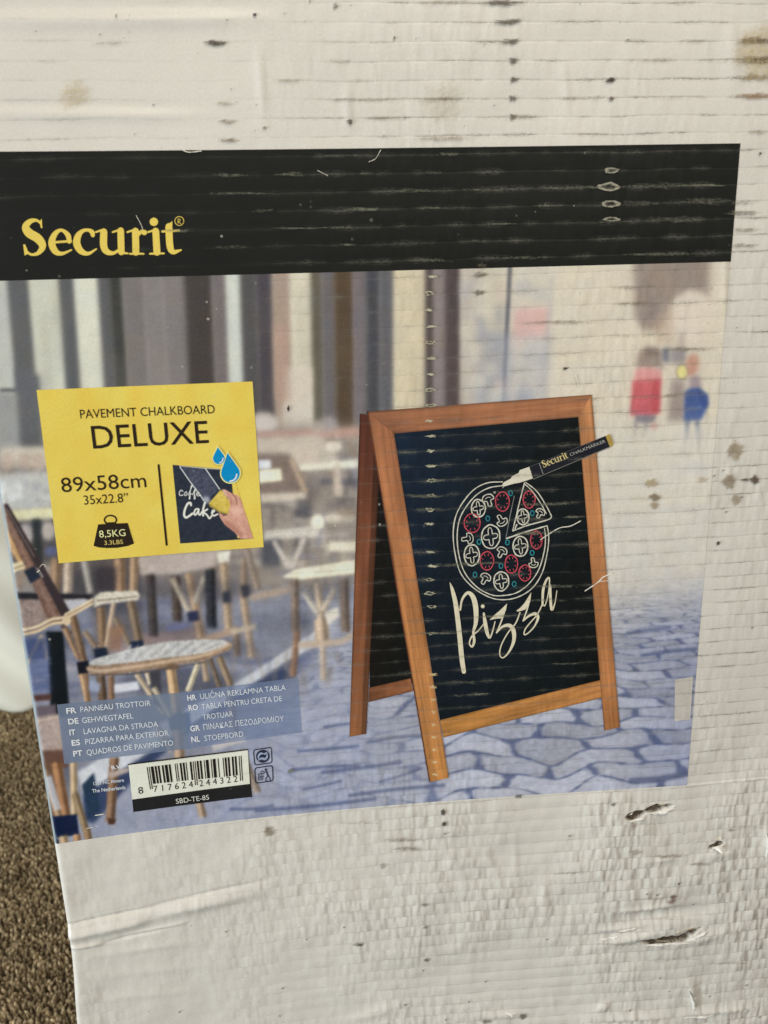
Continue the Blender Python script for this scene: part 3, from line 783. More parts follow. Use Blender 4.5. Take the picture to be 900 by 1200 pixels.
    for (x, y, rx, ry, a) in ((210, 800, 70, 16, .55), (140, 712, 34, 9, .5), (62, 752, 44, 10, .5), (228, 690, 60, 10, .35), (376, 690, 40, 8, .35), (110, 690, 60, 22, .45), (200, 735, 60, 10, .35), (260, 760, 50, 9, .3), (330, 730, 40, 12, .25), (62, 905, 26, 30, .4)):
        A.ell(x, y, rx, ry, (64, 66, 78), 6, a)
    # --- second stool (under the yellow panel)
    A.pole(140, 655, 141, 695, 13, (172, 132, 98), 1.4); A.pole(157, 652, 156, 695, 9, (184, 146, 110), 1.4)
    A.pole(66, 655, 64, 695, 12, (160, 126, 98), 1.8); A.pole(80, 658, 79, 695, 10, (196, 172, 148), 1.8); A.pole(98, 655, 106, 695, 6, (180, 172, 160), 1.8)
    A.poly([(112, 664), (138, 664), (136, 694), (112, 692)], (72, 66, 70), 3, .8)
    A.pole(118, 712, 121, 772, 10, (150, 118, 90), 1.2); A.pole(133, 706, 124, 762, 5, (202, 170, 138), 1.2); A.pole(134, 724, 152, 756, 6, (150, 128, 104), 1.2); A.pole(153, 704, 165, 764, 10, (140, 116, 92), 1.2)
    A.poly([(128, 735), (146, 732), (142, 762), (128, 762)], (152, 116, 94), 2.4, .85)
    A.poly([(110, 760), (125, 758), (127, 771), (112, 774)], (44, 54, 74), 1.1); A.poly([(152, 752), (167, 750), (170, 760), (155, 763)], (44, 54, 74), 1.1)
    A.poly([(110, 700), (118, 694), (160, 692), (164, 697), (162, 703), (120, 708), (110, 712)], (208, 198, 180), 1.1, tex=30)
    A.line([(114, 704), (160, 699)], 1.8, (120, 104, 90), .8, .8)
    # --- chair at the far left
    A.poly([(14, 694), (110, 697), (104, 702), (16, 704)], (52, 50, 54), 1.1)
    A.poly([(16, 702), (60, 703), (96, 702), (106, 706), (82, 722), (56, 732), (20, 742)], (150, 132, 124), 1.4, tex=25)
    A.poly([(70, 704), (100, 702), (108, 706), (84, 720)], (184, 182, 188), 1.1)
    A.poly([(54, 740), (74, 740), (82, 838), (60, 842)], (34, 40, 44), 1.2)
    A.poly([(20, 750), (56, 744), (60, 812), (34, 815)], (92, 104, 144), 2.5, .8)
    for i in range(14): A.line([(rng.uniform(30, 50), 0 + (yy := rng.uniform(770, 812))), (rng.uniform(52, 60), yy - 1)], 2, (128, 134, 160), 1.2, .5)
    A.poly([(36, 815), (60, 813), (60, 820), (38, 822)], (92, 66, 62), 1.2); A.poly([(40, 828), (66, 825), (66, 840), (44, 842)], (106, 96, 104), 1.4)
    A.line([(48, 746), (30, 780)], 4.5, (190, 168, 134), .9); A.line([(50, 746), (54, 770)], 4, (176, 158, 136), .9)
    A.pole(85, 722, 98, 775, 9, (146, 112, 82), .9); A.pole(99, 740, 112, 758, 6, (156, 128, 102), 1.1)
    A.poly([(20, 752), (54, 746), (56, 772), (28, 774)], (74, 86, 124), 2, .8)
    A.poly([(2, 606), (10, 612), (34, 664), (26, 668), (4, 630)], (186, 150, 108), .9, tex=20); A.line([(8, 616), (30, 664)], 1.4, (120, 88, 62), .7)
    A.poly([(12, 661), (30, 657), (33, 664), (14, 672)], (208, 192, 156), .8); A.line([(14, 667), (32, 661)], 1.2, (140, 118, 92), .6)
    A.poly([(-2, 592), (8, 590), (80, 718), (70, 732), (58, 730)], (128, 100, 88), .8, tex=26)
    A.poly([(4, 592), (9, 590), (82, 716), (74, 726)], (70, 60, 62), .8); A.line([(10, 612), (66, 724)], 3, (150, 122, 106), 1.0, .7); A.line([(8, 596), (40, 652)], 1.2, (160, 146, 138), .6, .7)
    A.poly([(28, 669), (40, 663), (48, 676), (36, 684)], (50, 58, 72), .9); A.line([(44, 666), (50, 676)], 1.6, (200, 196, 190), .6, .8)
    for o_, c_ in ((0, (212, 192, 160)), (3.6, (134, 108, 88)), (5.4, (206, 182, 148))):
        w_ = 2.0 if o_ == 3.6 else 3.4
        A.line([(23, 739 + o_), (44, 734 + o_), (60, 726 + o_), (72, 724 + o_), (81, 722 + o_)], w_, c_, .6, curve=True)
        A.line([(77, 720 + o_ * .8), (94, 711 + o_ * .8), (108, 703 + o_ * .8)], w_, c_, .6)
    A.ell(78, 727, 5, 6, (206, 184, 152), .9); A.line([(74, 734), (82, 742)], 5, (96, 78, 66), .9)
    A.pole(76, 736, 92, 772, 7, (172, 132, 98), .8, 5); A.pole(95, 786, 106, 835, 7, (196, 152, 106), .8); A.pole(101, 786, 104, 830, 4, (150, 110, 78), .8)
    A.poly([(90, 776), (104, 774), (105, 788), (92, 790)], (42, 42, 50), .8)
    # --- the round stool in front
    A.pole(118, 792, 122, 835, 10, (118, 94, 74), 1.0); A.pole(130, 792, 131, 835, 7, (152, 112, 84), 1.0)
    A.poly([(134, 802), (162, 798), (164, 808), (134, 812)], (206, 206, 214), 1.2); A.poly([(106, 796), (118, 802), (116, 812), (104, 808)], (150, 156, 178), 1.4)
    A.pole(160, 790, 192, 836, 6, (198, 172, 138), .8); A.pole(172, 788, 176, 802, 5, (214, 190, 158), .8); A.poly([(175, 788), (188, 786), (190, 830), (180, 824)], (76, 76, 84), 1.2)
    A.pole(232, 778, 220, 810, 6, (214, 196, 160), .8); A.pole(239, 775, 242, 798, 7, (178, 152, 126), 1.0); A.pole(246, 772, 257, 805, 6, (128, 108, 92), .8); A.pole(257, 770, 270, 803, 8, (158, 132, 104), .8)
    A.pole(200, 784, 206, 830, 11, (206, 164, 118), .8); A.pole(206, 830, 212, 905, 12, (186, 152, 122), .9)
    A.poly([(196, 838), (222, 834), (224, 852), (200, 856)], (74, 92, 126), 1.0)
    A.pole(180, 806, 200, 840, 6, (196, 178, 150), .9); A.poly([(180, 770), (205, 775), (200, 784), (184, 784)], (110, 92, 80), 1.4, .7)
    A.pole(186, 852, 200, 880, 5, (180, 160, 140), 1.0); A.pole(268, 806, 276, 860, 8, (142, 128, 126), 1.2); A.pole(282, 880, 302, 928, 8, (160, 140, 124), 1.2); A.pole(232, 935, 238, 957, 9, (176, 146, 118), .9)
    A.poly([(248, 872), (286, 862), (288, 868), (250, 880)], (186, 180, 180), 1.2)
    seat = [(100.5, 782), (113, 775), (160, 759), (195, 752), (242, 749), (267, 751), (273, 755), (270, 761), (239, 774), (202, 780), (160, 787), (118, 792), (104, 789)]
    A.poly(seat, (156, 130, 108), .8, tex=30)
    A.poly([(x, y - 4.2 - 4.5 * smooth(766, 784, y)) for x, y in [(104, 785), (113, 779), (160, 763), (195, 756), (242, 753), (264, 754.5), (268, 758), (262, 763), (236, 771), (200, 777.5), (160, 784), (118, 788.5), (107, 788)]], (186, 184, 182), .7, tex=26)
    for k in range(15):
        x = 150 + k * 8; A.line([(x + 4, 752.5 + abs(k - 9) * .4), (x - 14, 776 - k * 1.1)], 2.0, (150, 146, 146) if k % 2 else (208, 204, 198), .8, .5)
    A.line([(104, 784), (118, 786), (160, 781), (202, 774), (240, 767.5), (269, 755)], 3.4, (198, 172, 146), .9, .9, curve=True)
    A.line([(106, 791), (160, 789), (204, 782), (240, 776)], 1.2, (84, 66, 54), .7, .8, curve=True)
    A.ell(203, 781, 8, 4, (120, 96, 78), 1.2, .8)
    A.pole(134, 888, 129, 963, 11, (152, 114, 86), .9); A.poly([(126, 958), (136, 960), (134, 966), (127, 966)], (92, 68, 54), .8)
    A.poly([(126, 906), (150, 899), (152, 904), (130, 912)], (176, 160, 152), 1.2)
    # --- the stool cut by the lower left corner
    A.poly([(34, 842), (70, 836), (76, 880), (50, 884), (42, 870)], (170, 152, 144), 1.4, tex=20); A.line([(40, 846), (68, 840)], 2, (196, 176, 160), .8)
    A.poly([(46, 880), (76, 878), (80, 900), (52, 900)], (112, 84, 74), 1.6)
    A.poly([(46, 895), (70, 892), (74, 960), (58, 965)], (116, 90, 74), 1.6)
    A.pole(66, 894, 78, 962, 12, (174, 120, 78), .8); A.pole(86, 893, 87, 955, 8, (198, 166, 126), .8); A.pole(52, 902, 70, 960, 8, (180, 140, 104), .8)
    A.poly([(52, 912), (60, 908), (72, 948), (64, 950)], (188, 190, 200), 1.1, .8)
    A.pole(88, 930, 104, 985, 8, (158, 130, 94), .8)
    A.poly([(58, 957), (90, 954), (93, 978), (64, 982)], (34, 46, 76), .9); A.poly([(58, 975), (70, 985), (64, 1000), (56, 1000)], (34, 40, 58), 1)
    A.pole(74, 980, 78, 1000, 10, (196, 162, 118), .8); A.pole(90, 978, 92, 1000, 9, (186, 134, 92), .8); A.pole(102, 972, 106, 1000, 8, (160, 122, 84), .8)
    A.poly([(96, 920), (110, 905), (118, 948), (104, 960)], (52, 70, 92), 1.2)
    g = A.im.mean(2, keepdims=True); A.im = g + (A.im - g) * .84      # faded inks
    gx, gy = np.meshgrid(np.arange(A.w) + A.x0, np.arange(A.h) + A.y0)
    ct = (.2 * smooth(480, 540, gy) * smooth(440, 400, gx))[..., None]; A.im = A.im + (A.im - 140) * ct - 5 * ct
    for k_ in range(3): A.im[..., k_] = A._blur(A.im[..., k_], .35)
    mott = .5 * vnoise(gx * .09, gy * .09, 41) + .3 * vnoise(gx * .21, gy * .21, 42) + .2 * vnoise(gx * .5, gy * .5, 43) - .5
    tint = vnoise(gx * .06 + 7, gy * .06, 44) - .5
    amt = .05 + .12 * smooth(490, 560, gy) * smooth(440, 400, gx)
    A.im = A.im * (1 + mott * amt)[..., None] + tint[..., None] * np.array([4, 1, -4])
    # print grain
    A.im += (rng.random(A.im.shape[:2]) - .5)[..., None] * 9
    return A
PHOTO = street_photo()

# ------------------------------------------------------------------ printed artwork, layer on layer
L1, L2, L3, L4, L5 = 0.00012, 0.00026, 0.00038, 0.00050, 0.00062
V_BAN = float(px2uv([(450, 317.5)])[0, 1])
def print_photo():
    us = np.concatenate([[.0002, .0006, .0012, .0020], np.arange(.0028, PRINT_W, .00055), [PRINT_W]])
    vs = np.linspace(0, V_BAN, 470)
    U, V = np.meshgrid(us, vs); U = U.ravel(); V = V.ravel()
    px = uv2px(U, V); c = PHOTO.sample(px)
    e = smooth(.0024, .0011, U + .0006 * (vnoise(V * 260, U * 900, 4) - .5))[:, None]     # worn pale fold along the corner
    c = c * (1 - e) + np.array([150, 160, 163]) * e
    return new_obj("street_photo_print", mesh_from("street_photo_print", on_panel(np.stack([U, V], 1), L1), grid_faces(len(us), len(vs)), ink(c)), MAT["ink"], box,
                   "faded printed photo of rattan cafe stools on blue grey cobbles")
photo = print_photo()

def banner():
    us = np.concatenate([[.0002, .0006, .0012, .0020], np.linspace(.003, PRINT_W + .0006, 160)])
    vs = np.linspace(V_BAN, PRINT_H, 30)
    U, V = np.meshgrid(us, vs); U = U.ravel(); V = V.ravel()
    return new_obj("brand_banner", mesh_from("brand_banner", on_panel(np.stack([U, V], 1), L1 + 2e-5), grid_faces(len(us), len(vs)), ink((26, 27, 23))), MAT["ink"], box,
                   "black printed banner with yellow brand name")
ban = banner()

GOLD = (232, 196, 92)
def brand_word(I, f, rgb, k):
    """the serif brand word; f maps word space (900 wide) to the picture, k scales stroke widths"""
    S = lambda pts: I.stroke([(*f(x, y), w * k) for x, y, w in pts], rgb)
    Pg = lambda pts: I.poly([f(x, y) for x, y in pts], rgb)
    S([(156, 90, 9), (136, 75, 13), (106, 79, 24), (83, 105, 34), (99, 135, 42), (142, 162, 42), (164, 197, 34), (146, 229, 21), (115, 239, 12), (91, 227, 11), (80, 203, 11)])
    Pg([(149, 80), (160, 68), (163, 112), (156, 112)]); Pg([(71, 190), (81, 190), (98, 234), (78, 243)])
    S([(292, 176, 22), (285, 145, 24), (256, 122, 15), (226, 137, 24), (208, 180, 33), (224, 222, 30), (257, 234, 17), (303, 216, 7)]); S([(208, 181, 11), (300, 174, 11)])
    S([(405, 146, 20), (400, 130, 22), (380, 121, 15), (354, 127, 19), (333, 152, 31), (328, 186, 35), (347, 221, 30), (382, 234, 17), (422, 212, 7)])
    S([(457, 130, 34), (457, 198, 34), (474, 226, 28), (505, 231, 16), (536, 212, 12)]); S([(538, 124, 32), (541, 226, 32)])
    S([(419, 131, 9), (458, 118, 10)]); S([(500, 131, 9), (540, 118, 10)]); S([(540, 230, 13), (572, 233, 8)])
    S([(609, 126, 33), (611, 228, 33)]); S([(582, 235, 9), (648, 235, 9)]); S([(570, 131, 9), (610, 118, 10)]); S([(618, 152, 10), (636, 130, 18), (652, 133, 26)])
    I.ellipse(*f(697, 82), 20 * k, 20 * k, rgb)
    S([(706, 126, 33), (712, 228, 33)]); S([(678, 235, 9), (745, 233, 9)]); S([(670, 131, 9), (708, 118, 10)])
    S([(769, 104, 33), (774, 196, 33), (790, 226, 24), (827, 217, 8)]); S([(738, 128, 11), (818, 124, 11)]); Pg([(752, 122), (756, 104), (785, 78), (786, 120)])
    return I
I = Ink()
wf = lambda x, y: (10 + x / 4.09, 240 + y / 4.09)
brand_word(I, wf, GOLD, 1 / 4.09).build("brand_lettering", ban, L2, "yellow serif brand lettering")
I = Ink(); I.ring(*wf(819, 78), 5.2, 5.2, .8, GOLD); I.stroke([wf(813, 88), wf(813, 68), wf(822, 69), wf(823, 76), wf(814, 79), wf(825, 89)], GOLD, .8, False)
I.build("registered_mark", ban, L2)

# --- yellow information panel
Y_Q = [(43, 457), (296, 447), (309, 641), (69, 660)]
yel = patch("info_panel", Y_Q, box, L2, lambda s, t, p: np.array([228, 197, 88])[None] + (vnoise(p[:, 0] * .05, p[:, 1] * .05, 8) - .5)[:, None] * np.array([8, 10, 14]), 4, "yellow printed information panel")
BLK = (40, 30, 18)
text("heading_lettering", "PAVEMENT CHALKBOARD", (94.6, 490.3), (252, 484.2), 10.3, BLK, yel, L3)
text("title_lettering", "DELUXE", (109.5, 525.5), (245, 518.8), 26.5, BLK, yel, L3, .004)
text("size_lettering", "89x58cm", (73, 576.8), (172, 570.6), 17.2, BLK, yel, L3)
text("size_lettering", "35x22.8\u201d", (99, 591.2), (151, 588), 10.8, BLK, yel, L3)
I = Ink(); I.stroke([(186, 545), (195.4, 638)], BLK, 2.6, False); I.build("divider_line", yel, L3)
I = Ink()
I.poly([(115.2, 614.2), (149.8, 612.6), (157.2, 636.6), (150, 639.6), (138, 641.6), (126, 642), (116, 641.2), (109.8, 639.4)], BLK)
I.ring(129.6, 609, 7, 5.2, 1.8, BLK); I.poly([(124, 612), (136, 611.5), (137, 615), (124, 615.5)], BLK)
wt = I.build("weight_icon", yel, L3)
text("weight_lettering", "8,5KG", (117, 629.6), (147.6, 627.6), 8.2, (238, 222, 160), yel, L4)
text("weight_lettering", "3.3LBS", (122.8, 638.3), (144.6, 636.8), 5.0, (214, 190, 110), yel, L4)

def wipe_picture():
    B = Painter(196, 524, 312, 650, 4.0, (228, 197, 88))
    c8 = lambda pts: [(200 + x / 8.18, 530 + y / 8.18) for x, y in pts]
    B.poly(c8([(18, 118), (480, 158), (575, 165), (640, 820), (790, 825), (600, 838), (92, 873)]), (40, 46, 58), .25, tex=10)
    B.poly(c8([(88, 135), (335, 152), (470, 355), (330, 470)]), (70, 74, 92), .4, .9, tex=24)
    for i in range(40):
        x = rng.uniform(200, 400); y = 170 + (x - 200) * .9 + rng.uniform(-60, 90)
        B.ell(200 + x / 8.18, 530 + y / 8.18, rng.uniform(.4, 1.6), rng.uniform(.3, .8), (130, 134, 150), .5, .35, rot=.8)
    B.ell(*c8([(345, 455)])[0], 4.5, 4, (196, 198, 206), 1.4, .75, rot=.8)
    B.line(c8([(85, 128), (330, 152), (480, 160)]), .9, (218, 214, 190), .25)
    B.line(c8([(90, 140), (180, 270), (320, 460)]), 1.1, (226, 226, 222), .2); B.line(c8([(332, 152), (470, 352)]), 1.1, (226, 226, 222), .2)
    wc = (226, 224, 214)
    for p, w in (([(118, 372), (98, 362), (84, 388), (92, 412), (120, 408)], 1.1), ([(150, 375), (132, 395), (142, 414), (158, 398), (150, 375)], 1.0), ([(170, 410), (190, 360), (208, 322), (200, 318), (188, 380), (186, 440), (178, 442), (188, 402), (206, 398)], 1.0), ([(212, 405), (230, 360), (240, 345), (228, 400), (226, 444), (236, 440), (232, 408)], 1.0), ([(250, 402), (272, 392), (262, 380), (248, 400), (262, 416), (290, 408)], 1.0)):
        B.line(c8(p), w, wc, .2, curve=True)
    for p, w in (([(196, 505), (190, 484), (165, 490), (138, 545), (130, 600), (150, 624), (190, 600), (210, 585)], 2.6), ([(262, 540), (238, 548), (226, 585), (240, 598), (262, 565), (270, 545), (268, 585), (282, 598), (300, 570)], 2.0), ([(330, 480), (312, 545), (312, 605)], 2.4), ([(352, 545), (318, 570), (350, 600), (372, 632), (392, 610)], 2.1), ([(398, 580), (420, 560), (404, 556), (396, 585), (412, 606), (450, 592)], 2.0)):
        B.line(c8(p), w, (232, 228, 212), .25, curve=True)
    # sponge and hand
    B.poly(c8([(365, 490), (478, 358), (500, 365), (585, 500), (555, 592), (470, 562)]), (206, 180, 82), .4, tex=26); B.poly(c8([(365, 490), (372, 515), (470, 578), (555, 600), (555, 590), (470, 558)]), (168, 144, 66), .4)
    skin = (206, 156, 136)
    B.poly(c8([(492, 352), (530, 358), (575, 385), (640, 408), (688, 455), (702, 540), (735, 610), (760, 670), (790, 740), (795, 824), (670, 828), (610, 762), (520, 692), (472, 622), (458, 574), (500, 596), (540, 604), (560, 560), (572, 500), (545, 430)]), skin, .35, tex=22)
    B.line(c8([(592, 395), (628, 440), (636, 500)]), 1.3, (140, 90, 78), .4, .9); B.line(c8([(540, 380), (578, 450), (584, 500)]), 1.2, (166, 112, 96), .4, .8)
    B.poly(c8([(572, 520), (640, 520), (690, 560), (660, 620), (590, 590)]), (232, 188, 168), 1.6, .6); B.ell(*c8([(520, 390)])[0], 2.2, 4.5, (228, 184, 164), .9, .6, rot=-.5)
    B.poly(c8([(500, 640), (600, 680), (700, 780), (680, 828), (620, 770), (520, 694)]), (160, 104, 88), 1.3, .6); B.ell(*c8([(510, 606)])[0], 1.6, .9, (120, 70, 58), .4, .8)
    B.poly(c8([(690, 620), (760, 690), (792, 820), (740, 824), (700, 720)]), (194, 138, 122), 1.5, .5)
    B.line(c8([(660, 430), (690, 500)]), 1.0, (180, 126, 110), .5, .7)
    return B
WP = wipe_picture()
patch("wipe_picture", [(202.2, 544.4), (271, 550.2), (297, 631), (211.2, 636.7)], yel, L3, lambda s, t, p: WP.sample(p), .5, "small picture of a hand wiping a chalkboard with a yellow sponge")
# part of the hand that stands over the yellow, right of the board, shares the picture's outline
def drop(cx, cy, r, tx, ty):
    a0 = math.atan2(ty - cy, tx - cx); pts = [(tx, ty)]
    for k in range(1, 18):
        a = a0 + .75 + (2 * math.pi - 1.5) * k / 18
        pts.append((cx + r * math.cos(a), cy + r * math.sin(a)))
    return pts
I = Ink()
I.poly(drop(256.6, 536.6, 8.2, 255.2, 521.6), (234, 218, 140)); I.poly(drop(256.6, 536.8, 6.9, 255.4, 523.8), (0, 134, 190))
I.stroke([(261.5, 536.5), (260.6, 540), (257.6, 542.2)], (235, 240, 235), 1.2)
I.build("water_drop", yel, L5)
I = Ink()
I.poly(drop(270.2, 554.2, 12.4, 266.4, 528.0), (234, 218, 140)); I.poly(drop(270.2, 554.2, 11, 266.8, 530.4), (0, 134, 190))
I.stroke([(277.6, 555.5), (276.4, 559.6), (273.4, 562.6), (269.6, 563.6)], (240, 244, 240), 1.7)
I.build("water_drop", yel, L5)

# --- names in other languages
cap_mat = MAT["film"]
cap_a = patch("caption_panel", [(67, 825.5), (214, 811), (222, 877), (75.5, 895)], box, L2, (128, 142, 166, .62), 6, "translucent grey blue caption panel", cap_mat)
cap_b = patch("caption_panel", [(214, 811), (349, 794), (354, 858), (222, 877)], box, L2, (134, 150, 184, .50), 6, "translucent pale blue caption panel", cap_mat)
PALE = (214, 219, 226)
for par, code, c0, c1, body, p0, p1 in (
        (cap_a, "FR", (78.4, 836), (90, 834.8), "PANNEAU TROTTOIR", (94.8, 834.2), (177, 826.4)),
        (cap_a, "DE", (80.6, 848.4), (92.5, 847.2), "GEHWEGTAFEL", (96.7, 847), (156.7, 841.4)),
        (cap_a, "IT", (82, 861.2), (89, 860.5), "LAVAGNA DA STRADA", (98.7, 860), (185.7, 851)),
        (cap_a, "ES", (84.5, 873.4), (94.5, 872.4), "PIZARRA PARA EXTERIOR", (100.6, 872), (198, 861.4)),
        (cap_a, "PT", (86.4, 886), (97, 884.9), "QUADROS DE PAVIMENTO", (102.2, 884.6), (203.4, 873)),
        (cap_b, "HR", (220, 820.8), (230.4, 819.6), "ULI\u010cNA REKLAMNA TABLA", (235, 819), (335, 808.2)),
        (cap_b, "RO", (221.4, 832.4), (232.4, 831.2), "TABLA PENTRU CRETA DE", (236.6, 831), (330.7, 821)),
        (cap_b, None, None, None, "TROTUAR", (238, 843.2), (273.4, 839)),
        (cap_b, "GR", (223.4, 856.6), (234.6, 855.4), "\u03a0\u0399\u039d\u0391\u039a\u0391\u03a3 \u03a0\u0395\u0396\u039f\u0394\u03a1\u039f\u039c\u0399\u039f\u03a5", (239, 855), (333, 844.6)),
        (cap_b, "NL", (224.6, 869.4), (234.8, 868.4), "STOEPBORD", (240, 868), (285.6, 862.6))):
    if code: text("country_code", code, c0, c1, 6.4, (222, 226, 232), par, L3, .022)
    text("caption_lettering", body, p0, p1, 6.4, PALE, par, L3)

# --- maker's address
adr = text("address_lettering", "1321 NC Almere", (110, 920), (145.6, 915.6), 4.0, (206, 210, 216), box, L2, .012)
text("address_lettering", "The Netherlands", (108.4, 928.8), (147.2, 924.2), 4.2, (210, 214, 220), box, L2, .012)
text("address_lettering", "B.V.", (131, 901.4), (143, 899.8), 4.2, (216, 218, 224), box, L2, .02)

# --- barcode
bc = patch("barcode_panel", [(150.5, 895.7), (290.4, 878.4), (292.8, 918.4), (155, 936.8)], box, L2, (226, 222, 206), 5, "white barcode panel")
I = Ink(); I.stroke([(150.4, 895.4), (290.6, 878), (294.8, 933.4)], BLK, 1.3, False); I.build("outline", bc, L3)
stripq = patch("code_strip", [(155, 936.6), (292.8, 918.2), (294.8, 933.4), (156.4, 951.2)], bc, L2 + 4e-5, (34, 34, 34), 5, "black strip under the barcode")
def barcode():
    Lc = ["0001101", "0011001", "0010011", "0111101", "0100011", "0110001", "0101111", "0111011", "0110111", "0001011"]
    Gc = [s[::-1].translate(str.maketrans("01", "10")) for s in Lc]; Rc = [s.translate(str.maketrans("01", "10")) for s in Lc]
    par = ["LLLLLL", "LLGLGG", "LLGGLG", "LLGGGL", "LGLLGG", "LGGLLG", "LGGGLL", "LGLGLG", "LGLGGL", "LGGLGL"]
    d = [int(c) for c in "8717624244322"]
    bits = "101" + "".join((Lc if p == "L" else Gc)[x] for p, x in zip(par[d[0]], d[1:7])) + "01010" + "".join(Rc[x] for x in d[7:]) + "101"
    TL, TR, BR, BL = map(np.array, ((171.8, 898.6), (283, 885.0), (284.4, 907.6), (174.9, 918.6)))
    at = lambda s, t: (TL * (1 - s) + TR * s) * (1 - t) + (BL * (1 - s) + BR * s) * t
    i = 0
    while i < len(bits):
        if bits[i] == "1":
            j = i
            while j < len(bits) and bits[j] == "1": j += 1
            guard = i < 3 or 45 <= i < 50 or i >= 92
            b = 1.30 if guard else 1.0
            I = Ink(); s0, s1 = (i + .04) / 95, (j - .04) / 95
            I.poly([at(s0, 0), at(s1, 0), at(s1, b), at(s0, b)], (30, 28, 26)); I.build("bar", bc, L3)
            i = j
        else: i += 1
barcode()
text("digits", "8", (162.6, 930), (168.4, 929.2), 8.0, (34, 32, 30), bc, L3)
text("digits", "7 1 7 6 2 4", (180.5, 927.8), (226.5, 922.0), 7.4, (34, 32, 30), bc, L3)
text("digits", "2 4 4 3 2 2", (234, 921.2), (278.5, 915.6), 7.4, (34, 32, 30), bc, L3)
text("code_lettering", "SBD-TE-85", (206.6, 941.4), (245.3, 936.4), 5.8, (214, 212, 200), bc, L3)

# --- recycling marks
def mark_box(q):
    I = Ink(); q = np.array(q, float); pts = []
    for i in range(4):
        a, b, c = q[i - 1], q[i], q[(i + 1) % 4]
        for t in (0, .5, 1):
            p = b + (a - b) / np.linalg.norm(a - b) * 2.4 * (1 - t) + (c - b) / np.linalg.norm(c - b) * 2.4 * t
            pts.append(p if t != .5 else p * .5 + b * .5)
    I.stroke(pts + [pts[0]], (38, 44, 60), 1.2, False); return I
I = mark_box([(297, 878.6), (318, 875.4), (318.8, 893.4), (298.6, 896.4)])
I.ellipse(308, 886, 8.0, 7.6, (38, 44, 60)); 
I.stroke([(303.2, 889.6, 1), (303, 885.6, 2.2), (305.6, 882.8, 2.6), (309.4, 883.6, 2.4), (312.8, 881.2, .8)], (156, 166, 192))
I.stroke([(312.8, 882.6, 1), (313, 886.4, 2.2), (310.4, 889.2, 2.6), (306.6, 888.4, 2.4), (303.2, 890.8, .8)], (156, 166, 192))
I.build("recycling_mark", box, L2, "small boxed circle of two arrows beside the barcode")
I = mark_box([(298.6, 899.8), (319.4, 896.8), (320, 914.6), (299.6, 917.6)])
G_ = (58, 64, 84)
for k in range(4): I.stroke([(302.5 + k * 1.9, 906.6 - k * .2), (303.2 + k * 1.5, 914.4 - k * .2)], G_, .7, False)
I.stroke([(301.8, 906.8), (309.6, 905.8)], G_, .8, False); I.stroke([(302.6, 910.4), (309, 909.6)], G_, .7, False)
I.ellipse(311.6, 901.6, 1.6, 1.6, G_, 10); I.stroke([(312.4, 904), (314, 908.6)], G_, 2.0, False); I.stroke([(312.4, 904.6), (308.6, 904.2), (306.6, 902.6)], G_, .9, False)
I.stroke([(313.8, 908.6), (311.8, 911.6), (311.6, 914.6)], G_, 1.1, False); I.stroke([(314.2, 908.6), (316.2, 911.4), (316.8, 914)], G_, 1.1, False); I.stroke([(305, 904), (306.4, 905.2)], G_, .8, False)
I.build("litter_mark", box, L2, "small boxed figure dropping litter in a bin")

# --- printed A-frame chalkboard
sign = bpy.data.objects.new("chalkboard_print", None); sc.collection.objects.link(sign); sign.parent = box
sign["label"] = "printed picture of a wooden A-frame chalkboard with a pizza drawing"
def wood(c0, c1, along, seed, dark_edge=None):
    c0 = np.array(c0, float); c1 = np.array(c1, float)
    def f(s, t, p):
        l, w = (t, s) if along == 'v' else (s, t)
        Lk = 9 if along == 'v' else 7
        g = vnoise(w * 11 + 1.4 * vnoise(l * 5, w * 2, seed + 1), l * Lk * .6, seed) - .5
        g2 = vnoise(w * 26, l * Lk * 1.6, seed + 2) - .5
        k = vnoise(l * 6, w * 1.5, seed + 5) - .5
        c = c0 * (1 - l)[:, None] + c1 * l[:, None]
        c = c * (1 + .16 * g + .10 * g2 + .24 * k)[:, None]
        e = np.minimum(w, 1 - w)
        return c * (1 - .22 * smooth(.12, 0, e))[:, None]
    return f
def dark(c0, c1, seed):
    c0 = np.array(c0, float); c1 = np.array(c1, float)
    def f(s, t, p):
        k = np.clip(.9 * (1 - s) * (1 - .6 * t) + .25 * (vnoise(s * 4, t * 5, seed) - .5), 0, 1)[:, None]
        return c0 * (1 - k) + c1 * k + (vnoise(p[:, 0] * .3, p[:, 1] * .3, seed + 1) - .5)[:, None] * 5
    return f
patch("rear_board", [(434, 496), (441, 500), (488, 800), (433, 806)], sign, L2, dark((18, 20, 18), (30, 22, 18), 2), 4)
patch("rear_rail", [(432.5, 805.5), (481, 794.5), (484, 809.5), (431.5, 822.5)], sign, L3, wood((112, 70, 46), (138, 88, 58), 'h', 12), 1.6)
patch("rear_stile", [(421.6, 484.6), (448, 489), (429, 859.5), (409.4, 863)], sign, L3 + 1e-5, lambda s, t, p: wood((84, 46, 34), (160, 104, 68), 'v', 15)(s, t, p) * (.72 + .28 * smooth(.25, .35, 1 - s))[:, None], 1.4)
patch("board", [(461, 507), (677, 487.6), (704.6, 796.4), (515.6, 843.6)], sign, L2 + 3e-5, dark((17, 21, 20), (22, 36, 54), 4), 4, "printed black board face with blue sheen at upper left")
patch("top_rail", [(430, 482.4), (693, 462.4), (677.6, 488.6), (461, 508)], sign, L3 + 3e-5, wood((148, 98, 70), (162, 108, 74), 'h', 21), 1.4)
patch("stile", [(430, 482.4), (461.6, 507.2), (525.6, 911), (503, 916)], sign, L4, wood((160, 104, 72), (184, 126, 70), 'v', 25), 1.4)
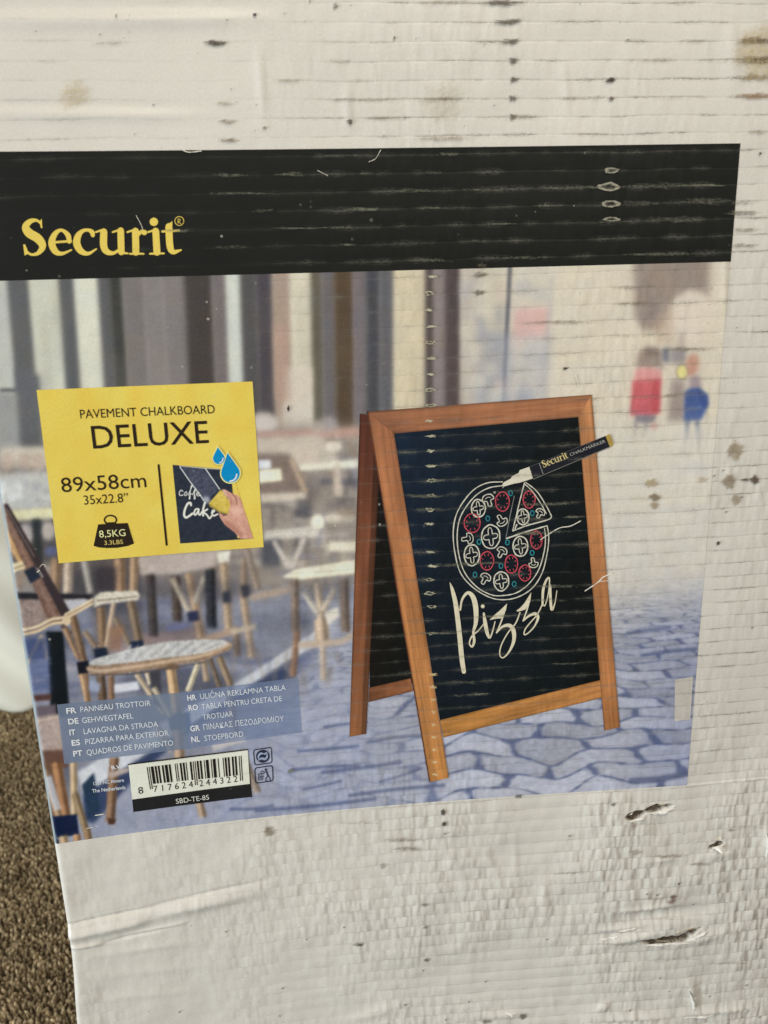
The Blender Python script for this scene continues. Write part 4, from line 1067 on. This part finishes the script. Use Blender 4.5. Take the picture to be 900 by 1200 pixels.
patch("stile", [(677, 487.8), (693, 462.4), (726, 851.6), (707.8, 855.6)], sign, L4, wood((178, 122, 80), (170, 112, 68), 'v', 29), 1.4)
patch("bottom_rail", [(515.4, 843.4), (705.4, 796), (706.6, 817), (519.4, 863.8)], sign, L3 + 4e-5, wood((180, 124, 64), (176, 120, 70), 'h', 33), 1.4)
I = Ink(); I.stroke([(430.4, 484), (434, 500), (465, 690), (481, 784), (503.2, 915)], (96, 56, 38), 1.3, True); I.build("stile_shadow_line", sign, L4 + 3e-5)

CH = (206, 202, 184); RED = (190, 76, 88); TEAL = (48, 128, 138)
pz = lambda x, y: (520 + x / 3.871, 490 + y / 3.871)
pc = lambda x, y: (550 + x / 8.57, 560 + y / 8.57)
I = Ink()
K = lambda pts, w=1.2, f=pz, col=CH: I.stroke([f(*p) for p in pts], col, w, True, .5)
K([(265, 288), (200, 292), (140, 320), (90, 375), (55, 440), (42, 520), (50, 610), (75, 700), (130, 765), (200, 808), (260, 822), (330, 812), (400, 770), (445, 700), (468, 610), (475, 540), (468, 488)])
K([(265, 305), (205, 315), (150, 345), (105, 395), (72, 455), (60, 530), (68, 620), (95, 700), (150, 765), (215, 800), (270, 803), (330, 790), (385, 750), (430, 685), (455, 600), (460, 540), (456, 500)])
K([(468, 487), (380, 512), (282, 545)], 1.5); K([(281, 540), (300, 440), (319, 352)], .7, col=(140, 142, 138))
K([(365, 292), (340, 390), (312, 508)]); K([(312, 510), (380, 485), (470, 460), (487, 448)], 1.3); K([(370, 290), (420, 330), (460, 390), (488, 444)]); K([(364, 296), (400, 330), (440, 388), (464, 432)], 1.0); K([(322, 500), (330, 482)], 1.3)
I.build("pizza_outline", sign, L4, "chalk outline of a pizza with one slice pulled out")
def pepper(cx, cy, rx, ry):
    I = Ink(); I.ring(cx, cy, rx, ry, 1.5, CH, .4, 16, .06)
    a = np.linspace(0, 2 * np.pi, 41); r = .54 + .24 * np.cos(4 * a + .6)
    I.stroke(np.stack([cx + rx * r * np.cos(a), cy + ry * r * np.sin(a)], 1), CH, 1.0, True, .4, 2)
    I.build("pepper_ring", sign, L4)
for x, y, rx, ry in ((88, 303, 70, 88), (212, 588, 93, 118), (510, 685, 76, 100), (-2 + 0, 770, 98, 105), (318, 1035, 76, 95), (535, 388, 60, 80)):
    if x == -2: pepper(*pz(126, 620), 9.0, 12.2)
    else: pepper(*pc(x, y), rx / 8.57, ry / 8.57)
def tomato(cx, cy, rx, ry):
    I = Ink(); I.ring(cx, cy, rx, ry, 1.3, RED, .5, 14, .05)
    for q in range(8):
        g = q * math.pi / 4 + .3; I.stroke([(cx + rx * .62 * math.cos(g), cy + ry * .62 * math.sin(g)), (cx + rx * .78 * math.cos(g), cy + ry * .78 * math.sin(g))], RED, .9, False)
    I.build("tomato_slice", sign, L4)
for x, y, rx, ry in ((330, 235, 70, 96), (175, 830, 68, 92), (420, 862, 63, 91), (670, 620, 58, 88), (555, 952, 60, 80), (598, 215, 60, 86)): tomato(*pc(x, y), rx / 8.57, ry / 8.57)
tomato(*pz(128, 475), 9.4, 10.8)
def mushroom(cx, cy, s, ang):
    c, d = math.cos(ang), math.sin(ang)
    T = lambda pts: [(cx + s * (c * x - d * y), cy + s * (d * x + c * y)) for x, y in pts]
    I = Ink(); I.stroke(T([(-.3, .95), (-.35, .1), (-.95, -.05), (-.75, -.75), (0, -1), (.75, -.75), (.95, -.05), (.35, .1), (.3, .95), (0, 1.05), (-.3, .95)]), CH, 1.1, True, .5, 4)
    I.stroke(T([(-.45, -.35), (0, -.5), (.45, -.35)]), CH, .7); I.build("mushroom", sign, L4)
for x, y, s, a in ((190, 222, 7.0, -.3), (320, 425, 6.6, 2.6), (320, 745, 6.2, .5), (640, 850, 5.6, 3.0), (155, 1010, 6.4, .5), (705, 355, 5.6, .5)): mushroom(*pc(x, y), s, a)
mushroom(*pz(107, 545), 6.6, 1.4)
for x, y in ((412, 150), (183, 405), (95, 640), (380, 645), (628, 750), (315, 880), (55, 968), (448, 1062), (630, 352)):
    I = Ink(); I.ring(*pc(x, y), 2.2, 2.9, 1.2, TEAL, .5, 10, .1); I.build("onion_ring", sign, L4)
I = Ink()
pw = lambda x, y: (520 + x / 6.43, 670 + y / 6.43)
W = lambda pts: I.stroke([(*pw(x, y), w / 6.43) for x, y, w in pts], (216, 206, 178))
W([(45, 80, 4), (65, 140, 26), (90, 250, 34), (115, 450, 36), (135, 650, 36), (150, 750, 32)])
W([(122, 285, 14), (138, 205, 16), (180, 156, 24), (220, 190, 36), (240, 275, 38), (240, 380, 30), (222, 450, 18), (228, 520, 20), (212, 562, 14), (192, 535, 10), (212, 482, 12), (260, 440, 9), (300, 390, 7)])
W([(300, 310, 14), (310, 380, 28), (325, 455, 26), (345, 496, 13), (368, 440, 10), (385, 372, 7)]); I.ellipse(*pw(292, 258), 2.2, 2.2, (216, 206, 178))
I.poly([pw(*p) for p in ((343, 362), (372, 330), (420, 290), (476, 236), (466, 290), (432, 348), (385, 352))], (216, 206, 178))
W([(465, 270, 10), (432, 370, 11), (396, 458, 10)]); W([(398, 455, 9), (440, 412, 18), (492, 402, 28), (524, 442, 32), (525, 520, 25), (490, 600, 14), (445, 645, 9), (420, 620, 9), (432, 550, 9), (480, 460, 9), (540, 385, 10), (572, 306, 10)])
I.poly([pw(*p) for p in ((543, 292), (575, 268), (605, 235), (657, 152), (650, 222), (612, 282), (562, 298))], (216, 206, 178))
W([(650, 190, 10), (626, 280, 11), (596, 368, 10)]); W([(598, 366, 9), (640, 330, 16), (688, 314, 24), (708, 345, 20), (680, 410, 11), (632, 460, 9), (604, 470, 9), (612, 430, 9), (652, 378, 9), (702, 320, 9), (742, 240, 9)])
W([(742, 250, 14), (746, 140, 20), (766, 70, 16), (790, 42, 12), (794, 90, 9), (782, 180, 8), (762, 248, 8), (748, 250, 10)]); W([(800, 100, 16), (802, 200, 20), (812, 284, 18), (836, 230, 8), (850, 140, 6)])
I.build("pizza_lettering", sign, L4, "cream chalk script lettering")
# chalk marker lying over the frame
mk = lambda x, y: (580 + x / 6, 500 + y / 6)
I = Ink(); I.poly([mk(*p) for p in ((238, 282), (775, 65), (804, 140), (266, 366))], (30, 31, 38)); I.stroke([mk(268, 367), mk(804, 141)], (120, 118, 112), .7, False); I.stroke([mk(238, 281), mk(775, 64)], (84, 84, 86), .5, False)
I.stroke([mk(308, 254), mk(336, 330)], (150, 148, 140), .7, False); I.build("marker_barrel", sign, L5, "black barrel of the printed chalk marker")
I = Ink(); I.poly([mk(*p) for p in ((775, 65), (800, 50), (816, 72), (829, 122), (822, 134), (804, 140))], (176, 150, 78)); I.build("marker_end", sign, L5 + 2e-5)
I = Ink(); I.poly([mk(*p) for p in ((238, 280), (172, 304), (162, 326), (120, 344), (108, 364), (62, 388), (50, 402), (56, 420), (132, 398), (170, 392), (264, 362))], (214, 206, 186)); I.build("marker_tip", sign, L5 + 2e-5, "white tip of the printed chalk marker")
I = Ink()
a_, b_ = np.array(mk(337, 287)), np.array(mk(516, 218)); ux = (b_ - a_) / 770.0; uy = np.array([-ux[1], ux[0]]) * 1.15
brand_word(I, lambda x, y: tuple(a_ + ux * (x - 60) + uy * (y - 240)), (204, 186, 130), np.linalg.norm(ux)).build("marker_lettering", sign, L5 + 3e-5)
text("marker_lettering", "CHALKMARKER", mk(527, 206), mk(775, 108), 3.6, (168, 166, 158), sign, L5 + 3e-5)

# ------------------------------------------------------------------ wear on the board: stains, rubbed spots, scratches, a scrap of tape
def blot(name, cx, cy, rx, ry, rgb, a, ragged=.25, ring=False, n=18, rot=0.0, off=L5 + 8e-5):
    rr = [0, .35, .62, .82, 1.0]; al = [.25, .35, .8, 1.0, 0] if ring else [1, 1, .85, .5, 0]
    ang = np.linspace(0, 2 * np.pi, n, endpoint=False); jag = 1 + ragged * (rng.random(n) - .5) * 2
    c, s = math.cos(rot), math.sin(rot); P = [(cx, cy)]; A = [al[0] * a]
    for r, k in zip(rr[1:], al[1:]):
        for g, j in zip(ang, jag):
            x = rx * r * j * math.cos(g); y = ry * r * j * math.sin(g)
            P.append((cx + c * x - s * y, cy + s * x + c * y)); A.append(k * a)
    F = [[0, 1 + i, 1 + (i + 1) % n] for i in range(n)]
    for k in range(len(rr) - 2):
        b0, b1 = 1 + k * n, 1 + (k + 1) * n
        F += [[b0 + i, b1 + i, b1 + (i + 1) % n, b0 + (i + 1) % n] for i in range(n)]
    col = np.concatenate([np.tile(ink(rgb), (len(P), 1)), np.array(A)[:, None]], 1)
    return new_obj(name, mesh_from(name, on_panel(px2uv(P), off), F, col), MAT["grime"], box)
def flute_y(x, y):                    # nearest flute line to a picture point
    u, v = px2uv([(x, y)])[0]
    k = round((v + PRINT_Z - FLUTE0) / FLUTE); v2 = FLUTE0 + k * FLUTE - PRINT_Z
    return float(uv2px(np.array([u]), np.array([v2]))[0, 1])
DK = (70, 62, 52)
# rub marks down one track at each flute
for i, (x, w) in enumerate(((584, 22), (592, 24), (596, 14), (597, 8), (598, 7), (597, 7), (597, 5))):
    blot("scuff_mark", x + 4, flute_y(x, 6 + i * 22), w, 4.2, (92, 84, 72), .74, .45)
for x, y, w in ((590, 322, 9), (588, 343, 9), (592, 311, 7)): blot("scuff_mark", x - 28, y, w, 4, (96, 88, 70), .6, .4)
y = 324
while y < 760:
    fy = flute_y(506, y)
    if fy < 700 or rng.random() < .5: blot("rub_mark", 505 + rng.uniform(-3, 2), fy, rng.uniform(5, 8), rng.uniform(1.8, 2.6), (206, 200, 170), .72, .4, ring=rng.random() < .5)
    y += 17.5
for k in range(9): blot("rub_mark", 507 + k * .3, 790 + k * 14.6, rng.uniform(4, 6), 2.2, (222, 200, 150), .7, .45)
for x, y, w, h in ((716, 200, 10, 4), (713, 219, 14, 6), (715, 239, 12, 4.5), (716, 257, 11, 2.6)): blot("rub_mark", x, y, w, h, (176, 170, 148), .8, .16, ring=True)
for x, y, w, al in ((846, 238, 40, .5), (820, 258, 34, .45), (800, 218, 30, .4), (780, 238, 28, .4)): blot("rub_mark", x - 24, flute_y(x, y), w, 4.5, (112, 110, 96), al, .5)
for k in range(60):                   # pale rubs across the dark banner and board, along the flutes
    if k < 34: x, y = rng.uniform(180, 840), rng.uniform(185, 305)
    else: x, y = rng.uniform(470, 690), rng.uniform(515, 820)
    blot("rub_mark", x, flute_y(x, y), rng.uniform(10, 38), rng.uniform(1.4, 2.8), (128, 128, 108), rng.uniform(.32, .6), .4)
for x, y, w, h, c, a in ((252, 51, 16, 4, DK, .8), (130, 51, 22, 2.5, (150, 140, 124), .5), (262, 122, 14, 3, (140, 128, 110), .55), (266, 143, 12, 3.4, (128, 116, 98), .6), (268, 165, 14, 3, (120, 108, 92), .6),
        (715, 94, 7, 4, (62, 52, 44), .9), (716, 116, 4, 3, (84, 72, 60), .8), (892, 60, 40, 46, (196, 180, 140), .55), (884, 48, 28, 5.5, (140, 120, 86), .7), (888, 70, 28, 5.5, (112, 96, 66), .75), (886, 91, 26, 5, (140, 120, 84), .65), (884, 113, 26, 5, (140, 108, 78), .65),
        (88, 112, 26, 20, (196, 180, 146), .5), (520, 120, 28, 34, (192, 180, 156), .4), (520, 163, 40, 4, (140, 128, 108), .5), (868, 250, 22, 4, (120, 112, 100), .6), (872, 270, 22, 3.4, (132, 122, 110), .55), (872, 288, 20, 3, (120, 112, 100), .55), (870, 238, 22, 2.6, (120, 110, 96), .5),
        (860, 527, 11, 12, (164, 150, 128), .8), (853, 564, 9, 10, (150, 136, 114), .8), (884, 562, 6, 6, (92, 78, 62), .85), (872, 562, 7, 2.2, (92, 78, 62), .7), (862, 585, 6, 8, (160, 146, 124), .75), (763, 566, 9, 7, (176, 160, 126), .7), (767, 582, 8, 6, (136, 120, 96), .75), (766, 592, 6, 5, (158, 142, 116), .7), (822, 562, 7, 5, (186, 172, 152), .6), (841, 636, 2.6, 3, (70, 54, 48), .95), (662, 431.5, 4, 1.8, (60, 52, 44), .9),
        (315, 974, 7, 6.5, (146, 136, 118), .8), (519, 951, 4, 4, (72, 64, 54), .85), (520, 965, 4, 3, (72, 64, 54), .85), (607, 932.5, 5, 3, (96, 92, 88), .7), (470, 984, 30, 3, (140, 128, 108), .5), (480, 994, 24, 3, (132, 118, 98), .5), (498, 1060, 6, 3, (130, 122, 112), .6), (498, 1086, 4, 3, (110, 100, 90), .6), (500, 1124, 4, 2.4, (90, 80, 70), .7), (420, 1106, 8, 2.6, (92, 84, 74), .7), (448, 1014, 5, 4, (150, 140, 126), .6), (612, 1190, 6, 4, (90, 84, 74), .7), (570, 1196, 8, 4, (110, 100, 86), .6), (745, 998, 9, 5, (140, 128, 116), .5), (742, 968, 4, 7, (150, 132, 118), .6), (857, 972, 7, 2, (96, 74, 62), .6), (718, 942, 4, 2.4, (96, 84, 74), .7), (366, 888, 0.1, 0.1, DK, 0), (340, 903, 4, 3.4, (120, 122, 110), .8),
        (788, 1050, 6, 3, (110, 78, 66), .7), (786, 1056, 7, 4, (124, 90, 76), .6), (795, 1035, 2, 1.6, (84, 50, 44), .8), (758, 1047, 1.6, 1.4, (84, 50, 44), .8), (770, 1048, 1.6, 1.4, (84, 50, 44), .8), (338, 478, 2, 5, (34, 30, 28), .95), (299, 18, 3, 2.6, (60, 52, 46), .9), (393, 8, 4, 5, (90, 82, 74), .7), (137, 19, 2, 3, (120, 110, 100), .7), (410, 143, 5, 4, (84, 74, 64), .8), (310, 150, 3, 3, (90, 82, 74), .7), (180, 123, 2.4, 2, (90, 82, 74), .7), (890, 180, 2, 2, (70, 60, 52), .9), (462, 45, 2, 3, (90, 80, 72), .7), (735, 47, 3, 1.4, (100, 90, 80), .6), (640, 840, .1, .1, DK, 0)):
    if a: blot("stain", x, y, w, h, c, a, .3)
for k in range(70):                   # small dark specks in the paper
    x, y = (rng.uniform(0, 900), rng.uniform(0, 165)) if k < 26 else (rng.uniform(110, 900), rng.uniform(960, 1195)) if k < 56 else (rng.uniform(825, 900), rng.uniform(330, 940))
    s = rng.uniform(.7, 1.7); blot("speck", x, y, s * rng.uniform(1, 2), s, (112, 98, 84), .7, .3, n=8)
for k in range(46):                   # smudges lying along the flute lines of the white liner
    x, y = (rng.uniform(330, 900), rng.uniform(0, 160)) if k < 24 else (rng.uniform(650, 830), rng.uniform(330, 470)) if k < 34 else (rng.uniform(400, 900), rng.uniform(960, 1150))
    blot("smudge", x, flute_y(x, y), rng.uniform(14, 44), rng.uniform(1.6, 3.2), (138, 126, 106), rng.uniform(.3, .55), .4)
for p, w in (([(633, 632), (645, 624), (656, 618), (668, 616), (680, 610)], 1.0), ([(685, 692), (700, 682), (706, 676), (716, 672)], 1.3), ([(700, 681), (712, 680)], .8), ([(160, 253), (165, 262), (168, 270)], .6), ([(47, 664), (50, 661), (53, 661.5), (53.5, 664)], .55), ([(44, 670), (46.5, 668)], 1.1), ([(215, 176.6), (222, 178.6), (236, 177.2)], 1.0), ([(432, 190), (440, 186), (446, 176)], .6), ([(112, 954.6), (121, 953.2)], 1.1), ([(102, 970), (109, 968.6)], .7), ([(112, 967.6), (116, 967)], .5), ([(674, 440), (677, 452)], 1.4), ([(372, 200), (384, 206)], .5)):
    I = Ink(); I.stroke(p, (222, 216, 200), w, True, .6); I.build("scratch", box, L5 + 5e-5)
patch("tape_scrap", [(790.5, 796), (812, 792.5), (808.6, 842.5), (790, 845)], box, L3, (196, 188, 178, .93), 3, "pale scrap of tape over the edge of the photo", MAT["film"])

def torn_flap(a, b, out, lift, seed, mat="board"):
    """a lifted lip of liner along the tear from a to b (picture points); out = how far it reaches, px"""
    r = np.random.default_rng(seed); n, mrows = 14, 4
    A = np.array(a, float); B = np.array(b, float); co = []
    O = np.array(out, float)
    for j in range(mrows):
        for i in range(n):
            s = i / (n - 1); k = j / (mrows - 1)
            len_ = math.sin(math.pi * (.08 + .84 * s)) * (.3 + 1.2 * r.random() if j == mrows - 1 else 1)
            p = A * (1 - s) + B * s + O * .42 * k * len_
            uv = px2uv([p]); q = on_panel(uv, .0001 + lift * .8 * math.sin(k * 1.7) * len_ * (.8 + .4 * math.sin(s * 9 + seed)))[0]
            co.append(q)
    o = new_obj("torn_flap", mesh_from("torn_flap", co, grid_faces(n, mrows), ink((220, 215, 205)) if mat == "board" else None), MAT[mat], box)
    return o
torn_flap((737, 962), (757, 956), (1, 4), .0016, 1)
torn_flap((760, 953), (790, 946), (4, 8), .0022, 3)
torn_flap((736, 956), (742, 951), (2, -3), .0014, 4)
torn_flap((764, 945), (782, 942), (1, -2.5), .0016, 2, "kraft")
torn_flap((755, 1107), (806, 1103), (3, 5), .0018, 5)
torn_flap((766, 1101), (784, 1103), (6, 3), .0004, 6, "kraft")
torn_flap((778, 1104), (800, 1099), (4, -3), .0002, 17, "kraft")
torn_flap((790, 1095), (816, 1086), (1, -3), .0016, 7, "kraft")
torn_flap((804, 1101), (830, 1090), (3, 5), .0014, 8)
torn_flap((834, 993), (848, 989), (1, 6), .0030, 9)
torn_flap((838, 985), (846, 982), (2, -3), .0020, 10)
torn_flap((896, 975), (896, 1004), (5, 1), .0030, 11)
torn_flap((724, 1090), (746, 1086), (2, 3), .0014, 12)
torn_flap((704, 1100), (724, 1096), (1, 3), .0010, 13)
torn_flap((806, 1160), (812, 1184), (5, 0), .0020, 14)
torn_flap((800, 1192), (836, 1188), (1, 4), .0014, 15)
torn_flap((590, 1186), (606, 1186), (1, 4), .0014, 16)
